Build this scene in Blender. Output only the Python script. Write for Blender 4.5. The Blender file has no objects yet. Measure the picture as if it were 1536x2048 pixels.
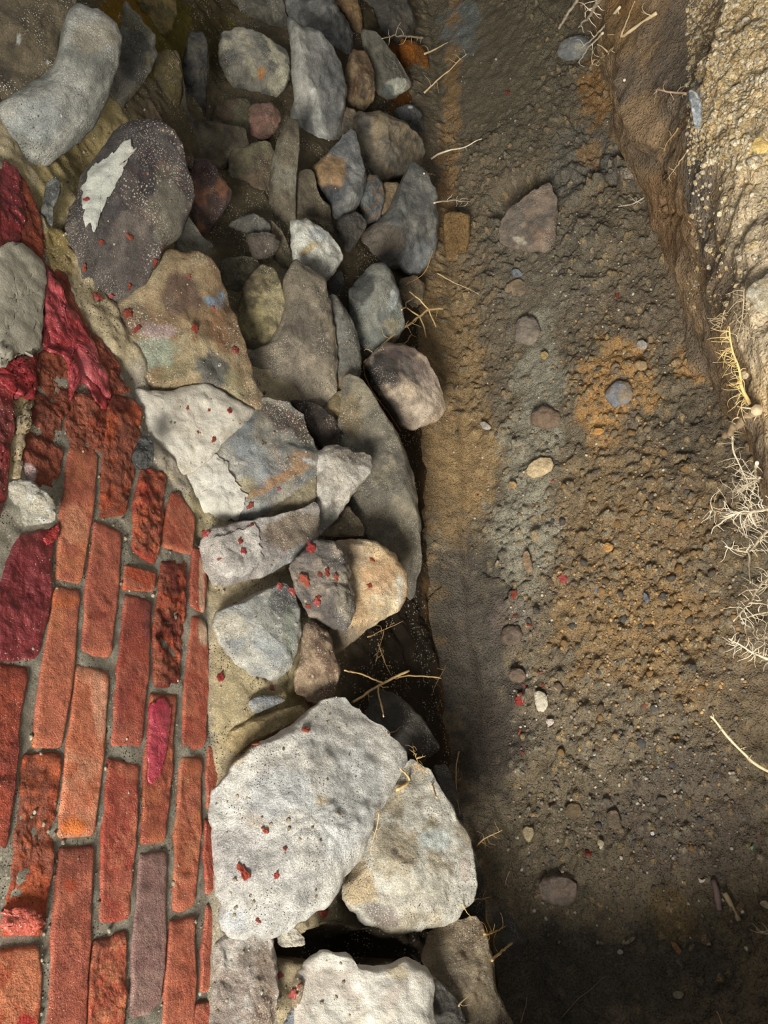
import bpy, math, random
import numpy as np
from mathutils import Vector, Matrix, Quaternion
from mathutils.bvhtree import BVHTree
random.seed(7); rng = np.random.default_rng(7)
S = bpy.context.scene
COL = S.collection

# ---------------------------------------------------------------- camera
# world: X out of the wall, Y along the trench, Z up; trench floor at z = 0
F = 1540.0
def nz(v): v = np.asarray(v, float); return v/np.linalg.norm(v)
T_ = nz((-261, -2824, 1540.)); D_ = np.array((1080., 740., 1540.)); D_ = nz(D_ - T_*D_.dot(T_)); N_ = np.cross(D_, T_)
C0 = np.array((0.82, 0.0, 1.40))
RIGHT = np.array((N_[0], T_[0], -D_[0])); DOWN = np.array((N_[1], T_[1], -D_[1])); FWD = np.array((N_[2], T_[2], -D_[2]))
cam_d = bpy.data.cameras.new('camera'); cam = bpy.data.objects.new('camera', cam_d); COL.objects.link(cam)
cam_d.sensor_fit = 'VERTICAL'; cam_d.sensor_height = 36; cam_d.lens = F/2048*36; cam_d.clip_start = .02
M = Matrix((( RIGHT[0], -DOWN[0], -FWD[0], C0[0]), (RIGHT[1], -DOWN[1], -FWD[1], C0[1]), (RIGHT[2], -DOWN[2], -FWD[2], C0[2]), (0, 0, 0, 1)))
cam.matrix_world = M
S.camera = cam

# ---------------------------------------------------------------- light and exposure
S.view_settings.view_transform = 'Standard'; S.view_settings.look = 'None'
S.view_settings.gamma = 1; S.view_settings.use_curve_mapping = False
S.view_settings.exposure = 0.0
W = bpy.data.worlds.new('world'); S.world = W; W.use_nodes = True
W.node_tree.nodes['Background'].inputs[0].default_value = (0.93, 0.97, 1.0, 1)
W.node_tree.nodes['Background'].inputs[1].default_value = 0.30
def area(name, loc, target, sx, sy, energy, col):
    l = bpy.data.lights.new(name, 'AREA'); l.shape = 'RECTANGLE'; l.size = sx; l.size_y = sy; l.energy = energy; l.color = col
    o = bpy.data.objects.new(name, l); COL.objects.link(o); o.location = loc
    o.rotation_euler = (Vector(target)-Vector(loc)).to_track_quat('-Z', 'Y').to_euler()
    return o
area('window_light', (0.62, -1.60, 2.10), (0.3, 0.6, 0.2), 0.72, 0.72, 142, (1.0, 0.955, 0.87))

# ---------------------------------------------------------------- maths helpers
def lin(c):
    c = np.asarray(c, float)/255.
    return np.where(c <= .04045, c/12.92, ((c+.055)/1.055)**2.4)
def rays(px):
    px = np.atleast_2d(np.asarray(px, float))
    a = (px[:, 0]-768)/F; b = (px[:, 1]-1024)/F
    return a[:, None]*RIGHT + b[:, None]*DOWN + FWD
def project(P):
    Q = np.asarray(P, float)-C0; d = Q@FWD
    return np.stack(((Q@RIGHT)/d*F+768, (Q@DOWN)/d*F+1024), -1)
def at_plane(px, axis, val):
    r = rays(px); t = (val-C0[axis])/r[:, axis]
    return C0 + r*t[:, None]
def _h(ix, iy, iz, seed):
    n = (ix.astype(np.int64)*374761393 + iy.astype(np.int64)*668265263 + iz.astype(np.int64)*2147483647 + seed*974711) & 0xffffffff
    n = ((n ^ (n >> 13))*1274126177) & 0xffffffff
    n = ((n ^ (n >> 16))*2246822519) & 0xffffffff
    return ((n ^ (n >> 15)) & 0xffffff)/float(0xffffff)
def vnoise(P, seed=0):
    P = np.asarray(P, float); i = np.floor(P).astype(np.int64); f = P-i; u = f*f*f*(f*(f*6-15)+10)
    r = 0
    for dx in (0, 1):
        wx = u[:, 0] if dx else 1-u[:, 0]
        for dy in (0, 1):
            wy = u[:, 1] if dy else 1-u[:, 1]
            for dz in (0, 1):
                wz = u[:, 2] if dz else 1-u[:, 2]
                r = r + wx*wy*wz*_h(i[:, 0]+dx, i[:, 1]+dy, i[:, 2]+dz, seed)
    return r*2-1
def fbm(P, freq, octs=4, seed=0, gain=.5):
    r = 0; a = 1; P = np.asarray(P, float)
    for k in range(octs):
        r = r + a*vnoise(P*freq+17.3*k, seed+k*31); a *= gain; freq *= 2.03
    return r
def worley(P, freq, seed=0):
    """distance to the nearest cell point and that cell's random number"""
    P = np.asarray(P, float)*freq; i = np.floor(P).astype(np.int64)
    best = np.full(len(P), 9.); idn = np.zeros(len(P))
    for dx in (-1, 0, 1):
        for dy in (-1, 0, 1):
            for dz in (-1, 0, 1):
                cx, cy, cz = i[:, 0]+dx, i[:, 1]+dy, i[:, 2]+dz
                q = np.stack((cx+_h(cx, cy, cz, seed+1), cy+_h(cx, cy, cz, seed+2), cz+_h(cx, cy, cz, seed+3)), -1)
                d = np.linalg.norm(P-q, axis=1); m = d < best
                best = np.where(m, d, best); idn = np.where(m, _h(cx, cy, cz, seed+4), idn)
    return best, idn
def sst(a, b, x): t = np.clip((x-a)/(b-a), 0, 1); return t*t*(3-2*t)
def resample(poly, n, rounds=2, cut=.16):
    p = np.asarray(poly, float)
    for _ in range(rounds):
        q = np.roll(p, -1, 0); p = np.stack((p*(1-cut)+q*cut, p*cut+q*(1-cut)), 1).reshape(-1, p.shape[1])
    q = np.vstack((p, p[:1])); s = np.r_[0, np.cumsum(np.linalg.norm(np.diff(q, axis=0), axis=1))]
    u = np.linspace(0, s[-1], n, endpoint=False)
    return np.stack([np.interp(u, s, q[:, k]) for k in range(p.shape[1])], 1)
def poly_centre(p):
    q = np.roll(p, -1, 0); cr = p[:, 0]*q[:, 1]-q[:, 0]*p[:, 1]; A = cr.sum()/2
    return np.array((((p[:, 0]+q[:, 0])*cr).sum(), ((p[:, 1]+q[:, 1])*cr).sum()))/(6*A)
def in_poly(px, poly):
    x, y = px[:, 0], px[:, 1]; r = np.zeros(len(px), bool); n = len(poly)
    for k in range(n):
        x1, y1 = poly[k]; x2, y2 = poly[(k+1) % n]
        if y1 == y2: continue
        m = ((y1 > y) != (y2 > y)) & (x < (x2-x1)*(y-y1)/(y2-y1)+x1); r ^= m
    return r
def seg_dist(P, pts):
    d = np.full(len(P), 9e9); pts = np.asarray(pts, float)
    for a, b in zip(pts[:-1], pts[1:]):
        ab = b-a; t = np.clip(((P-a)@ab)/(ab@ab+1e-12), 0, 1); d = np.minimum(d, np.linalg.norm(P-a-t[:, None]*ab, axis=1))
    return d

# ---------------------------------------------------------------- objects
def make_mesh(name, V, faces, col=None, smooth=True):
    me = bpy.data.meshes.new(name)
    V = np.asarray(V, np.float32); me.vertices.add(len(V)); me.vertices.foreach_set('co', V.ravel())
    faces = [f for f in faces] if isinstance(faces, list) else faces
    if isinstance(faces, np.ndarray):
        n, k = faces.shape; flat = faces.ravel().astype(np.int32); starts = np.arange(0, n*k, k, dtype=np.int32); tot = np.full(n, k, np.int32)
    else:
        flat = np.array([i for f in faces for i in f], np.int32); tot = np.array([len(f) for f in faces], np.int32); starts = np.r_[0, np.cumsum(tot)[:-1]].astype(np.int32)
    me.loops.add(len(flat)); me.loops.foreach_set('vertex_index', flat)
    me.polygons.add(len(tot)); me.polygons.foreach_set('loop_start', starts); me.polygons.foreach_set('loop_total', tot)
    me.update(calc_edges=True); me.validate()
    if smooth: me.polygons.foreach_set('use_smooth', np.ones(len(me.polygons), bool))
    if col is not None:
        a = me.color_attributes.new('Col', 'FLOAT_COLOR', 'POINT')
        c = np.ones((len(V), 4), np.float32); c[:, :3] = np.clip(col, 0, 1); a.data.foreach_set('color', c.ravel())
    return me
def link(name, me, mat, origin=(0, 0, 0), parent=None):
    o = bpy.data.objects.new(name, me); COL.objects.link(o); o.location = origin
    if mat and not me.materials: me.materials.append(mat)
    if parent: o.parent = parent
    return o
def tag(o, label=None, cat=None, group=None, kind=None):
    for k, v in (('label', label), ('category', cat), ('group', group), ('kind', kind)):
        if v: o[k] = v
    return o
SURF = []          # (object, bvh in world space) of everything loose bits may lie on
def solid(o, V, faces):
    SURF.append((o, BVHTree.FromPolygons([tuple(v) for v in V], [tuple(f) for f in faces])))
def hit(px, py, only=None):
    d = rays([(px, py)])[0]; dv = Vector(d).normalized(); best = None
    for o, b in SURF:
        if only is not None and o not in only: continue
        h = b.ray_cast(Vector(C0), dv)
        if h[0] is not None and (best is None or h[3] < best[3]): best = (h[0], h[1], o, h[3])
    return best
def grid_faces(nu, nv, wrap=False):
    i = np.arange(nu-1)[:, None]*nv; j = np.arange(nv if wrap else nv-1)[None, :]; j2 = (j+1) % nv
    return np.stack((i+j, i+j2, i+nv+j2, i+nv+j), -1).reshape(-1, 4)

# ---------------------------------------------------------------- materials
def nt(name):
    m = bpy.data.materials.new(name); m.use_nodes = True
    t = m.node_tree; b = t.nodes['Principled BSDF']; return m, t, b
def surface(name, rough=(.6, .9), var=(40, .55), fine=(420, .45), speck=None, bumps=((180, .003), (700, .0012)), spec=.35, pits=None, coat=0):
    """albedo from the mesh colours, broken up by noise; bumps in metres"""
    m, t, b = nt(name); N = t.nodes.new; L = t.links.new
    tc = N('ShaderNodeTexCoord'); at = N('ShaderNodeVertexColor'); at.layer_name = 'Col'
    def noise(sc, det=6, r=.6):
        n = N('ShaderNodeTexNoise'); n.inputs['Scale'].default_value = sc; n.inputs['Detail'].default_value = det; n.inputs['Roughness'].default_value = r
        L(tc.outputs['Object'], n.inputs['Vector']); return n
    def rng_(sock, a, c, d0=.3, d1=.7):
        r = N('ShaderNodeMapRange'); r.inputs[1].default_value = d0; r.inputs[2].default_value = d1; r.inputs[3].default_value = a; r.inputs[4].default_value = c; L(sock, r.inputs[0]); return r.outputs[0]
    n1 = noise(var[0]); n2 = noise(fine[0], 3)
    f1 = rng_(n1.outputs['Fac'], 1-var[1], 1+var[1]); f2 = rng_(n2.outputs['Fac'], 1-fine[1], 1+fine[1])
    mu = N('ShaderNodeMath'); mu.operation = 'MULTIPLY'; L(f1, mu.inputs[0]); L(f2, mu.inputs[1])
    vm = N('ShaderNodeVectorMath'); vm.operation = 'SCALE'; L(at.outputs['Color'], vm.inputs[0]); L(mu.outputs[0], vm.inputs['Scale'])
    colr = vm.outputs[0]
    if speck:
        for (sc, thr, c, clump) in speck:
            v = N('ShaderNodeTexVoronoi'); v.inputs['Scale'].default_value = sc; v.inputs['Randomness'].default_value = 1; L(tc.outputs['Object'], v.inputs['Vector'])
            a = rng_(v.outputs['Distance'], 1, 0, thr*.75, thr)
            cl = noise(clump, 2); cf = rng_(cl.outputs['Fac'], 0, 1, .47, .58)
            sep = N('ShaderNodeSeparateColor'); L(v.outputs['Color'], sep.inputs[0]); pick = rng_(sep.outputs[0], 0, 1, .45, .5)
            k = N('ShaderNodeMath'); k.operation = 'MULTIPLY'; L(a, k.inputs[0]); L(cf, k.inputs[1])
            k2 = N('ShaderNodeMath'); k2.operation = 'MULTIPLY'; L(k.outputs[0], k2.inputs[0]); L(pick, k2.inputs[1])
            mx = N('ShaderNodeMix'); mx.data_type = 'RGBA'; L(k2.outputs[0], mx.inputs[0]); L(colr, mx.inputs[6]); mx.inputs[7].default_value = (*lin(c), 1); colr = mx.outputs[2]
    L(colr, b.inputs['Base Color'])
    n3 = noise(90, 4); L(rng_(n3.outputs['Fac'], rough[0], rough[1]), b.inputs['Roughness'])
    b.inputs['Specular IOR Level'].default_value = spec
    if coat: b.inputs['Coat Weight'].default_value = coat; b.inputs['Coat Roughness'].default_value = .18
    prev = None
    for sc, dist in bumps:
        n = noise(sc, 5, .65); bp = N('ShaderNodeBump'); bp.inputs['Strength'].default_value = 1; bp.inputs['Distance'].default_value = dist
        L(n.outputs['Fac'], bp.inputs['Height'])
        if prev: L(prev, bp.inputs['Normal'])
        prev = bp.outputs[0]
    if pits:
        v = N('ShaderNodeTexVoronoi'); v.inputs['Scale'].default_value = pits[0]; L(tc.outputs['Object'], v.inputs['Vector'])
        bp = N('ShaderNodeBump'); bp.inputs['Distance'].default_value = pits[1]; bp.invert = True
        L(rng_(v.outputs['Distance'], 0, 1, .1, .5), bp.inputs['Height']); L(prev, bp.inputs['Normal']); prev = bp.outputs[0]
    L(prev, b.inputs['Normal'])
    return m
WHITE = (215, 208, 190); YEL = (200, 175, 120); DK = (38, 35, 32)
MAT = dict(
    stone=surface('rough_stone', (.5, .85), (45, .35), (500, .38), [(420, .32, (225, 220, 208), 14), (330, .30, (45, 42, 38), 20)], ((150, .004), (650, .0016)), .35),
    wet=surface('damp_stone', (.16, .5), (38, .45), (420, .3), [(350, .22, (150, 140, 120), 12)], ((110, .004), (500, .0014)), .55),
    dusty=surface('stone_with_mortar_dust', (.55, .85), (45, .35), (450, .35), [(260, .38, (225, 215, 195), 9), (520, .36, (215, 205, 180), 13), (210, .26, (170, 45, 40), 8)], ((150, .004), (600, .0015)), .35),
    mortar=surface('sandy_mortar', (.75, .95), (60, .22), (600, .40), [(330, .36, (70, 60, 45), 15), (240, .36, (238, 228, 200), 18)], ((90, .006), (260, .006), (800, .003)), .25),
    cement=surface('grey_cement', (.6, .85), (50, .16), (600, .2), [(500, .2, (90, 84, 74), 30)], ((240, .0018), (900, .0008)), .3),
    brick=surface('fired_brick', (.38, .75), (55, .30), (450, .28), [(420, .22, (225, 190, 165), 25), (300, .22, (70, 22, 18), 25)], ((130, .0028), (520, .0014)), .42),
    broken=surface('broken_brick', (.45, .8), (60, .42), (420, .36), [(300, .26, (60, 20, 14), 25), (380, .2, (214, 130, 90), 30)], ((110, .007), (380, .003)), .4),
    paint=surface('red_gloss_paint', (.2, .45), (50, .22), (300, .15), [(300, .2, (225, 200, 195), 30)], ((70, .004), (300, .0014)), .5, coat=.25),
    soil=surface('trench_soil', (.6, .92), (28, .22), (330, .36), [(420, .22, (165, 150, 130), 22), (260, .22, (40, 32, 26), 30)], ((120, .005), (420, .003)), .3, (240, .002)),
    bank=surface('gravelly_bank_soil', (.65, .95), (30, .25), (300, .36), [(300, .25, (225, 200, 150), 20)], ((110, .006), (400, .003)), .3, (170, .003)),
    pebble=surface('pebble', (.5, .85), (70, .28), (500, .32), None, ((250, .0018), (800, .0008)), .35),
    root=surface('root_bark', (.55, .8), (120, .18), (900, .2), None, ((500, .0006),), .35),
)

# ---------------------------------------------------------------- wall shape
def wall_x(y, z):
    """how far the rubble face stands out from the brick plane"""
    b = np.interp(z, [-.2, 0, .1, .2, .3, .42, .52, .57, 2], [.155, .155, .165, .165, .145, .085, .03, 0, 0])
    fl = np.interp(y, [-.5, -.05, .2, .65, 1.4, 2.0, 3.2], [.05, .04, .0, -.005, .085, .145, .2])
    return b + fl*np.clip(1-z/.56, 0, 1.1)
def on_wall(px, off=0.):
    r = rays(px); t = np.full(len(r), .5)
    lo = np.full(len(r), .4); hi = np.full(len(r), 3.6)
    ts = np.linspace(.4, 3.6, 220); done = np.zeros(len(r), bool)
    for a in ts:
        P = C0+r*a; m = (P[:, 0] < wall_x(P[:, 1], P[:, 2])+off) & ~done
        t[m] = a; done |= m
    t[~done] = 3.
    return C0+r*t[:, None]

BRICK_ZONE = [(-60, 318), (0, 322), (40, 345), (70, 400), (86, 480), (100, 560), (140, 600), (180, 660), (225, 715), (255, 770), (285, 830), (283, 900), (330, 955), (358, 985), (386, 1040), (392, 1090), (410, 1110), (414, 1230), (410, 1400), (432, 1490), (430, 1750), (428, 2100), (-60, 2100)]
SAND = (220, 202, 164); SANDY = (226, 204, 146); GREYM = (176, 168, 150)
EARTH = (104, 84, 60); DARKE = (66, 56, 44); OCHRE = (150, 108, 58)
# ---- stain blobs: (px, py, rx, ry, colour, strength); shapes of real stains, plus a few blobs of painted shade and glare, evaluated where they lie on the surface
def stain(P, col, blobs, seed=0, warp=.35):
    pp = project(P); n1 = fbm(P, 26, 4, seed+5); n2 = fbm(P, 30, 3, seed+9)
    for k, bl in enumerate(blobs):
        x, y, rx, ry, c, s = bl[:6]; an = math.radians(bl[6]) if len(bl) > 6 else 0
        dx, dy = pp[:, 0]-x, pp[:, 1]-y
        u = (dx*math.cos(an)+dy*math.sin(an))/rx; v = (-dx*math.sin(an)+dy*math.cos(an))/ry
        d = np.hypot(u, v)+warp*(n1 if k % 2 else n2)
        w = s*(1-sst(.72, 1.08, d))
        col = col*(1-w[:, None])+lin(c)*w[:, None]
    return col

def build_core():
    ys = np.arange(-.55, 3.2, .0062); zs = np.arange(-.06, 1.32, .0062)
    Y, Z = np.meshgrid(ys, zs, indexing='ij'); y = Y.ravel(); z = Z.ravel()
    x = wall_x(y, z); P = np.stack((x, y, z), 1); pp = project(P)
    inb = in_poly(pp, BRICK_ZONE).astype(float)
    inb = np.where((y < -.1) & (z > .545), 1, inb)
    rough = fbm(P, 9, 5, 3); fine = fbm(P, 60, 3, 8)
    wd, wi = worley(P, 75, 4)
    depth = np.interp(z, [0, .08, .2, .36, .45, .56], [.0, .02, .040, .022, .0, .0])
    depth = np.where(y > 1.0, np.clip(depth, .012, .028), depth)
    xs = x - depth + .012*rough + .0030*fine + .003*np.clip(.5-wd, 0, 1)
    hole = np.hypot((pp[:, 0]-710)/150, (pp[:, 1]-1888)/46)+.25*fbm(P, 30, 3, 19); xs -= .11*(1-sst(.6, 1.05, hole))
    xb = .0045 + .0012*fbm(P, 30, 3, 2) + .0016*fine
    xx = np.where(inb > .5, xb, xs)
    V = np.stack((xx, y, z), 1)
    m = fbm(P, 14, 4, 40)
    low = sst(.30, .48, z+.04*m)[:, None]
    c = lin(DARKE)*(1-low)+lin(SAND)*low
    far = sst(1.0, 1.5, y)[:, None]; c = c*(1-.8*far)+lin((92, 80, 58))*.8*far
    och = (1-sst(.035, .10, z+.02*m))[:, None]; c = c*(1-och)+lin((146, 112, 70))*och
    c = stain(P, c, [
        (150, 300, 130, 60, SANDY, 1, -35), (95, 420, 55, 120, SANDY, 1, 10), (110, 500, 40, 60, (190, 165, 105), .9), (215, 225, 45, 40, SANDY, .9),
        (230, 640, 90, 45, SAND, 1, 40), (270, 800, 60, 110, (200, 190, 168), 1, -20), (330, 560, 90, 60, SAND, .9),
        (400, 1010, 60, 60, (205, 190, 150), 1), (430, 1180, 60, 60, SAND, 1), (460, 1400, 90, 130, (208, 190, 150), 1), (590, 1300, 40, 110, (200, 185, 140), 1),
        (560, 1420, 100, 40, (205, 185, 135), .9, -25), (640, 1190, 60, 60, (150, 132, 106), .9), (440, 1850, 40, 240, (200, 190, 165), 1),
        (330, 60, 150, 90, (128, 116, 40), .9), (250, 20, 60, 60, (160, 120, 24), .8), (340, 850, 110, 130, (206, 194, 174), 1), (430, 60, 40, 120, (96, 84, 56), .8), (480, 330, 90, 110, (98, 86, 64), .8),
        (835, 140, 45, 90, (150, 92, 34), .9), (880, 260, 25, 190, (158, 112, 58), .8), (520, 470, 90, 60, (110, 98, 78), .8), (470, 560, 40, 80, (112, 102, 74), .8),
        (650, 860, 70, 50, (58, 46, 40), .9), (700, 1910, 130, 40, (104, 88, 66), .8)], 3)
    gm = lin(GREYM)*(1+.12*fbm(P, 25, 3, 77))[:, None]
    c = np.where(inb[:, None] > .5, gm, c)
    c = np.where((inb[:, None] > .5), stain(P, c, [(40, 880, 25, 110, SANDY, .8, 8), (60, 1000, 60, 60, (215, 210, 190), .7), (30, 600, 90, 140, (150, 30, 36), .9)], 6), c)
    f = grid_faces(len(ys), len(zs))
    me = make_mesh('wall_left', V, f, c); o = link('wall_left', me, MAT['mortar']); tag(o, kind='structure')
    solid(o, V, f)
    return o

# ---------------------------------------------------------------- lumps: stones, bricks
def lump(name, outline, centre, nrm, front, back, mat, cols, p=2.6, q=1.6, rough=.075, ang=5, n=112, rings=30, seed=0, stains=(), box_back=False, freq=1.0, jag=.022, parent=None, grain=0., mixbias=0., det=.0016):
    """closed solid bulging from a ring of points along +-nrm"""
    nrm = nz(nrm); size = np.linalg.norm(outline-centre, axis=1).mean()
    r_ = np.random.default_rng(seed+1)
    ou = outline.copy()
    rad = ou-centre
    jn = fbm(np.stack((np.cos(np.linspace(0, 2*np.pi, n, endpoint=False))*3, np.sin(np.linspace(0, 2*np.pi, n, endpoint=False))*3, np.full(n, seed*1.7)), 1), 1.6, 4, seed)
    ou = centre+rad*(1+jag*2*jn)[:, None]; rad = ou-centre
    R = 1-(1-np.linspace(0, 1, rings))**1.35
    R[0] = 0.02
    uax = nz(np.cross(nrm, (0.123, .9, .31))); vax = np.cross(nrm, uax)
    planes = [(a, .25+.5*r_.random(), r_.uniform(.72, 1.0)) for a in r_.uniform(0, 2*np.pi, ang)]
    V = []
    for rr in R:
        base = centre+rad*rr
        h = (max(0., 1-rr**p))**(1/q)*np.ones(n)
        uu = (rad@uax)*rr/size; vv = (rad@vax)*rr/size
        for a, tl, hh in planes:
            h = np.minimum(h, hh-tl*(uu*np.cos(a)+vv*np.sin(a)))
        h = np.maximum(h, (1-rr)*.12)
        V.append(base+nrm*(front*h)[:, None])
    nf = len(V)
    if box_back:
        for k in (.25, .6, 1.): V.append(ou*(1)-nrm*back*k)
        V.append(centre+rad*.5-nrm*back)
    else:
        for rr in R[::-1][3::3]:
            V.append(centre+rad*rr-nrm*back*(max(0., 1-rr**2.2))**.6)
    V = np.vstack(V); nr = len(V)//n
    wt = np.ones(len(V))
    amp = rough*size
    d1 = fbm(V+seed*3.1, freq*1.1/size, 5, seed, .52); d2 = fbm(V+seed*1.3, freq*5/size, 3, seed+7)
    V = V+nrm*((amp*d1+amp*.3*d2)*wt)[:, None]
    V = V+nrm*(det*(fbm(V, 75, 4, seed+11)-.6*np.abs(fbm(V, 40, 3, seed+15))))[:, None]
    if grain: V = V+nrm*(grain*fbm(V, 150, 3, seed+3))[:, None]
    f = grid_faces(nr, n, True)
    faces = [tuple(a) for a in f]
    V = np.vstack((V, V[:n].mean(0), V[-n:].mean(0)))
    faces += [(len(V)-2, (k+1) % n, k) for k in range(n)]
    b0 = (nr-1)*n; faces += [(len(V)-1, b0+k, b0+(k+1) % n) for k in range(n)]
    # albedo
    cols = [lin(c) for c in cols]
    m1 = sst(-.25, .35, fbm(V+seed*2.2, freq*1.4/size, 4, seed+21)+mixbias); m2 = sst(.05, .5, fbm(V+seed*4.1, freq*2.6/size, 4, seed+33))
    c = cols[0]*(1-m1[:, None])+cols[1]*m1[:, None]
    if len(cols) > 2: c = c*(1-.85*m2[:, None])+cols[2]*.85*m2[:, None]
    if stains: c = stain(V, c, stains, seed)
    if mat in ('stone', 'wet', 'dusty', 'cement'): lu = c.mean(1)[:, None]; c = (lu+(c-lu)*.80)*np.array((1.01, 1., .97))
    if mat in ('brick', 'broken'): c = c*np.array((1.06, 1.06, .80))
    org = V.mean(0); org[2] = V[:, 2].min()
    me = make_mesh(name, V-org, faces, c)
    o = link(name, me, MAT[mat], org, parent)
    solid(o, V, faces)
    return o

def stone(label, poly, cols, off=.0, thick=.55, mat='stone', stains=(), seed=None, tilt=.35, name='fieldstone', cat='stone', plane=None, group=None, **kw):
    stone.k += 1; seed = stone.k if seed is None else seed
    p = resample(poly, kw.get('n', 112)); c2 = poly_centre(p); p = c2+(p-c2)*kw.pop('grow', 1.10 if c2[1] < 700 else 1.06)
    cp = on_wall([c2], off+.008)[0] if plane is None else at_plane([c2], *plane)[0]
    ray = nz(rays([c2])[0]); up = np.array((1., 0, .25)) if plane is None else np.array((0, 0, 1.))
    nrm = nz(-ray*(1-tilt)+nz(up)*tilt)
    rr = rays(p); t = ((cp-C0)@nrm)/(rr@nrm); ou = C0+rr*t[:, None]
    size = np.linalg.norm(ou-cp, axis=1); size = (size.mean()+size.min())/2
    o = lump(name, ou, cp, nrm, size*thick, size*kw.pop('back', .4), mat, cols, seed=seed, stains=stains, **kw)
    tag(o, label, cat, group); return o
stone.k = 0

def brick(label, poly, cols, mat='brick', off=.003, front=.006, stains=(), rough=.010, jag=.004, **kw):
    brick.k += 1
    p = resample(poly, 128, 1, .07); c2 = poly_centre(p)
    d_ = p-c2; l_ = np.linalg.norm(d_, axis=1)[:, None]; p = c2+d_/l_*(l_+4.5)
    ou = at_plane(p, 0, off); cp = at_plane([c2], 0, off)[0]
    f_ = .80 if mat == 'paint' else 1.0
    cols = [tuple((np.array(c)*.83+np.mean(c)*.17)*f_) for c in cols]
    o = lump('brick', ou, cp, (1, 0, 0), front, .085, mat, cols, p=14, q=2.4, rough=rough, ang=0, n=128, rings=34, seed=200+brick.k, stains=stains, box_back=True, freq=1.4, jag=jag, det=.0004+rough*.03, **kw)
    tag(o, label, 'brick'); return o
brick.k = 0

def skin(name, poly, parent, thick, mat, cols, stains=(), seed=0, n=90, rings=16, rough=.4, only=None, jag=6, lift=0.):
    """a thin coat lying on whatever surface it covers, with its own edge thickness"""
    p = resample(poly, n, 1); c2 = poly_centre(p); an = np.linspace(0, 2*np.pi, n, endpoint=False)
    jn = fbm(np.stack((np.cos(an)*2, np.sin(an)*2, np.full(n, seed)), 1), 2.5, 4, seed)
    p = c2+(p-c2)*(1+jag*.02*jn)[:, None]
    only = only or [parent]
    V = []; 
    Rr = 1-(1-np.linspace(0.02, 1, rings))**1.3
    for rr in list(Rr)+[1.0]:
        last = len(V)//n >= rings
        for q in c2+(p-c2)*rr:
            h = hit(q[0], q[1], only)
            if h is None: V.append(None); continue
            V.append((np.array(h[0]), np.array(h[1]), last, rr))
    P = np.full((len(V), 3), np.nan)
    for k, v in enumerate(V):
        if v is None: continue
        t = -.004 if v[2] else lift+thick*(.75+.25*(1-v[3]**6))
        nn = v[1] if v[1]@(C0-v[0]) > 0 else -v[1]
        P[k] = v[0]+nn*t
    ok = ~np.isnan(P[:, 0]); nr = len(V)//n
    if ok.sum() < 12: return None
    P[ok] += .0 
    Q = P.copy(); Q[~ok] = 0
    d = thick*rough*fbm(Q, 60, 4, seed+3); P[:, 0] += np.where(np.arange(len(P)) < n*rings, d, 0)
    f = [tuple(a) for a in grid_faces(nr, n, True) if ok[list(a)].all()]
    if ok[:n].all():
        P = np.vstack((P, P[:n].mean(0))); ok = np.r_[ok, True]; f += [(len(P)-1, (k+1) % n, k) for k in range(n)]
    P[~ok] = P[ok].mean(0)
    used = np.zeros(len(P), bool); used[[i for a in f for i in a]] = True; mp = np.cumsum(used)-1
    P2 = P[used]; f = [tuple(mp[i] for i in a) for a in f]
    cols = [lin(c) for c in cols]; m1 = sst(-.3, .4, fbm(P2, 22, 4, seed+9))[:, None]; c = cols[0]*(1-m1)+cols[1]*m1
    if stains: c = stain(P2, c, stains, seed)
    org = np.array(parent.location) if parent else np.array((*P2.mean(0)[:2], P2[:, 2].min()))
    me = make_mesh(name, P2-org, f, c); o = link(name, me, MAT[mat], (0, 0, 0) if parent else org, parent)
    solid(o, P2, f)
    return o

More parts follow.
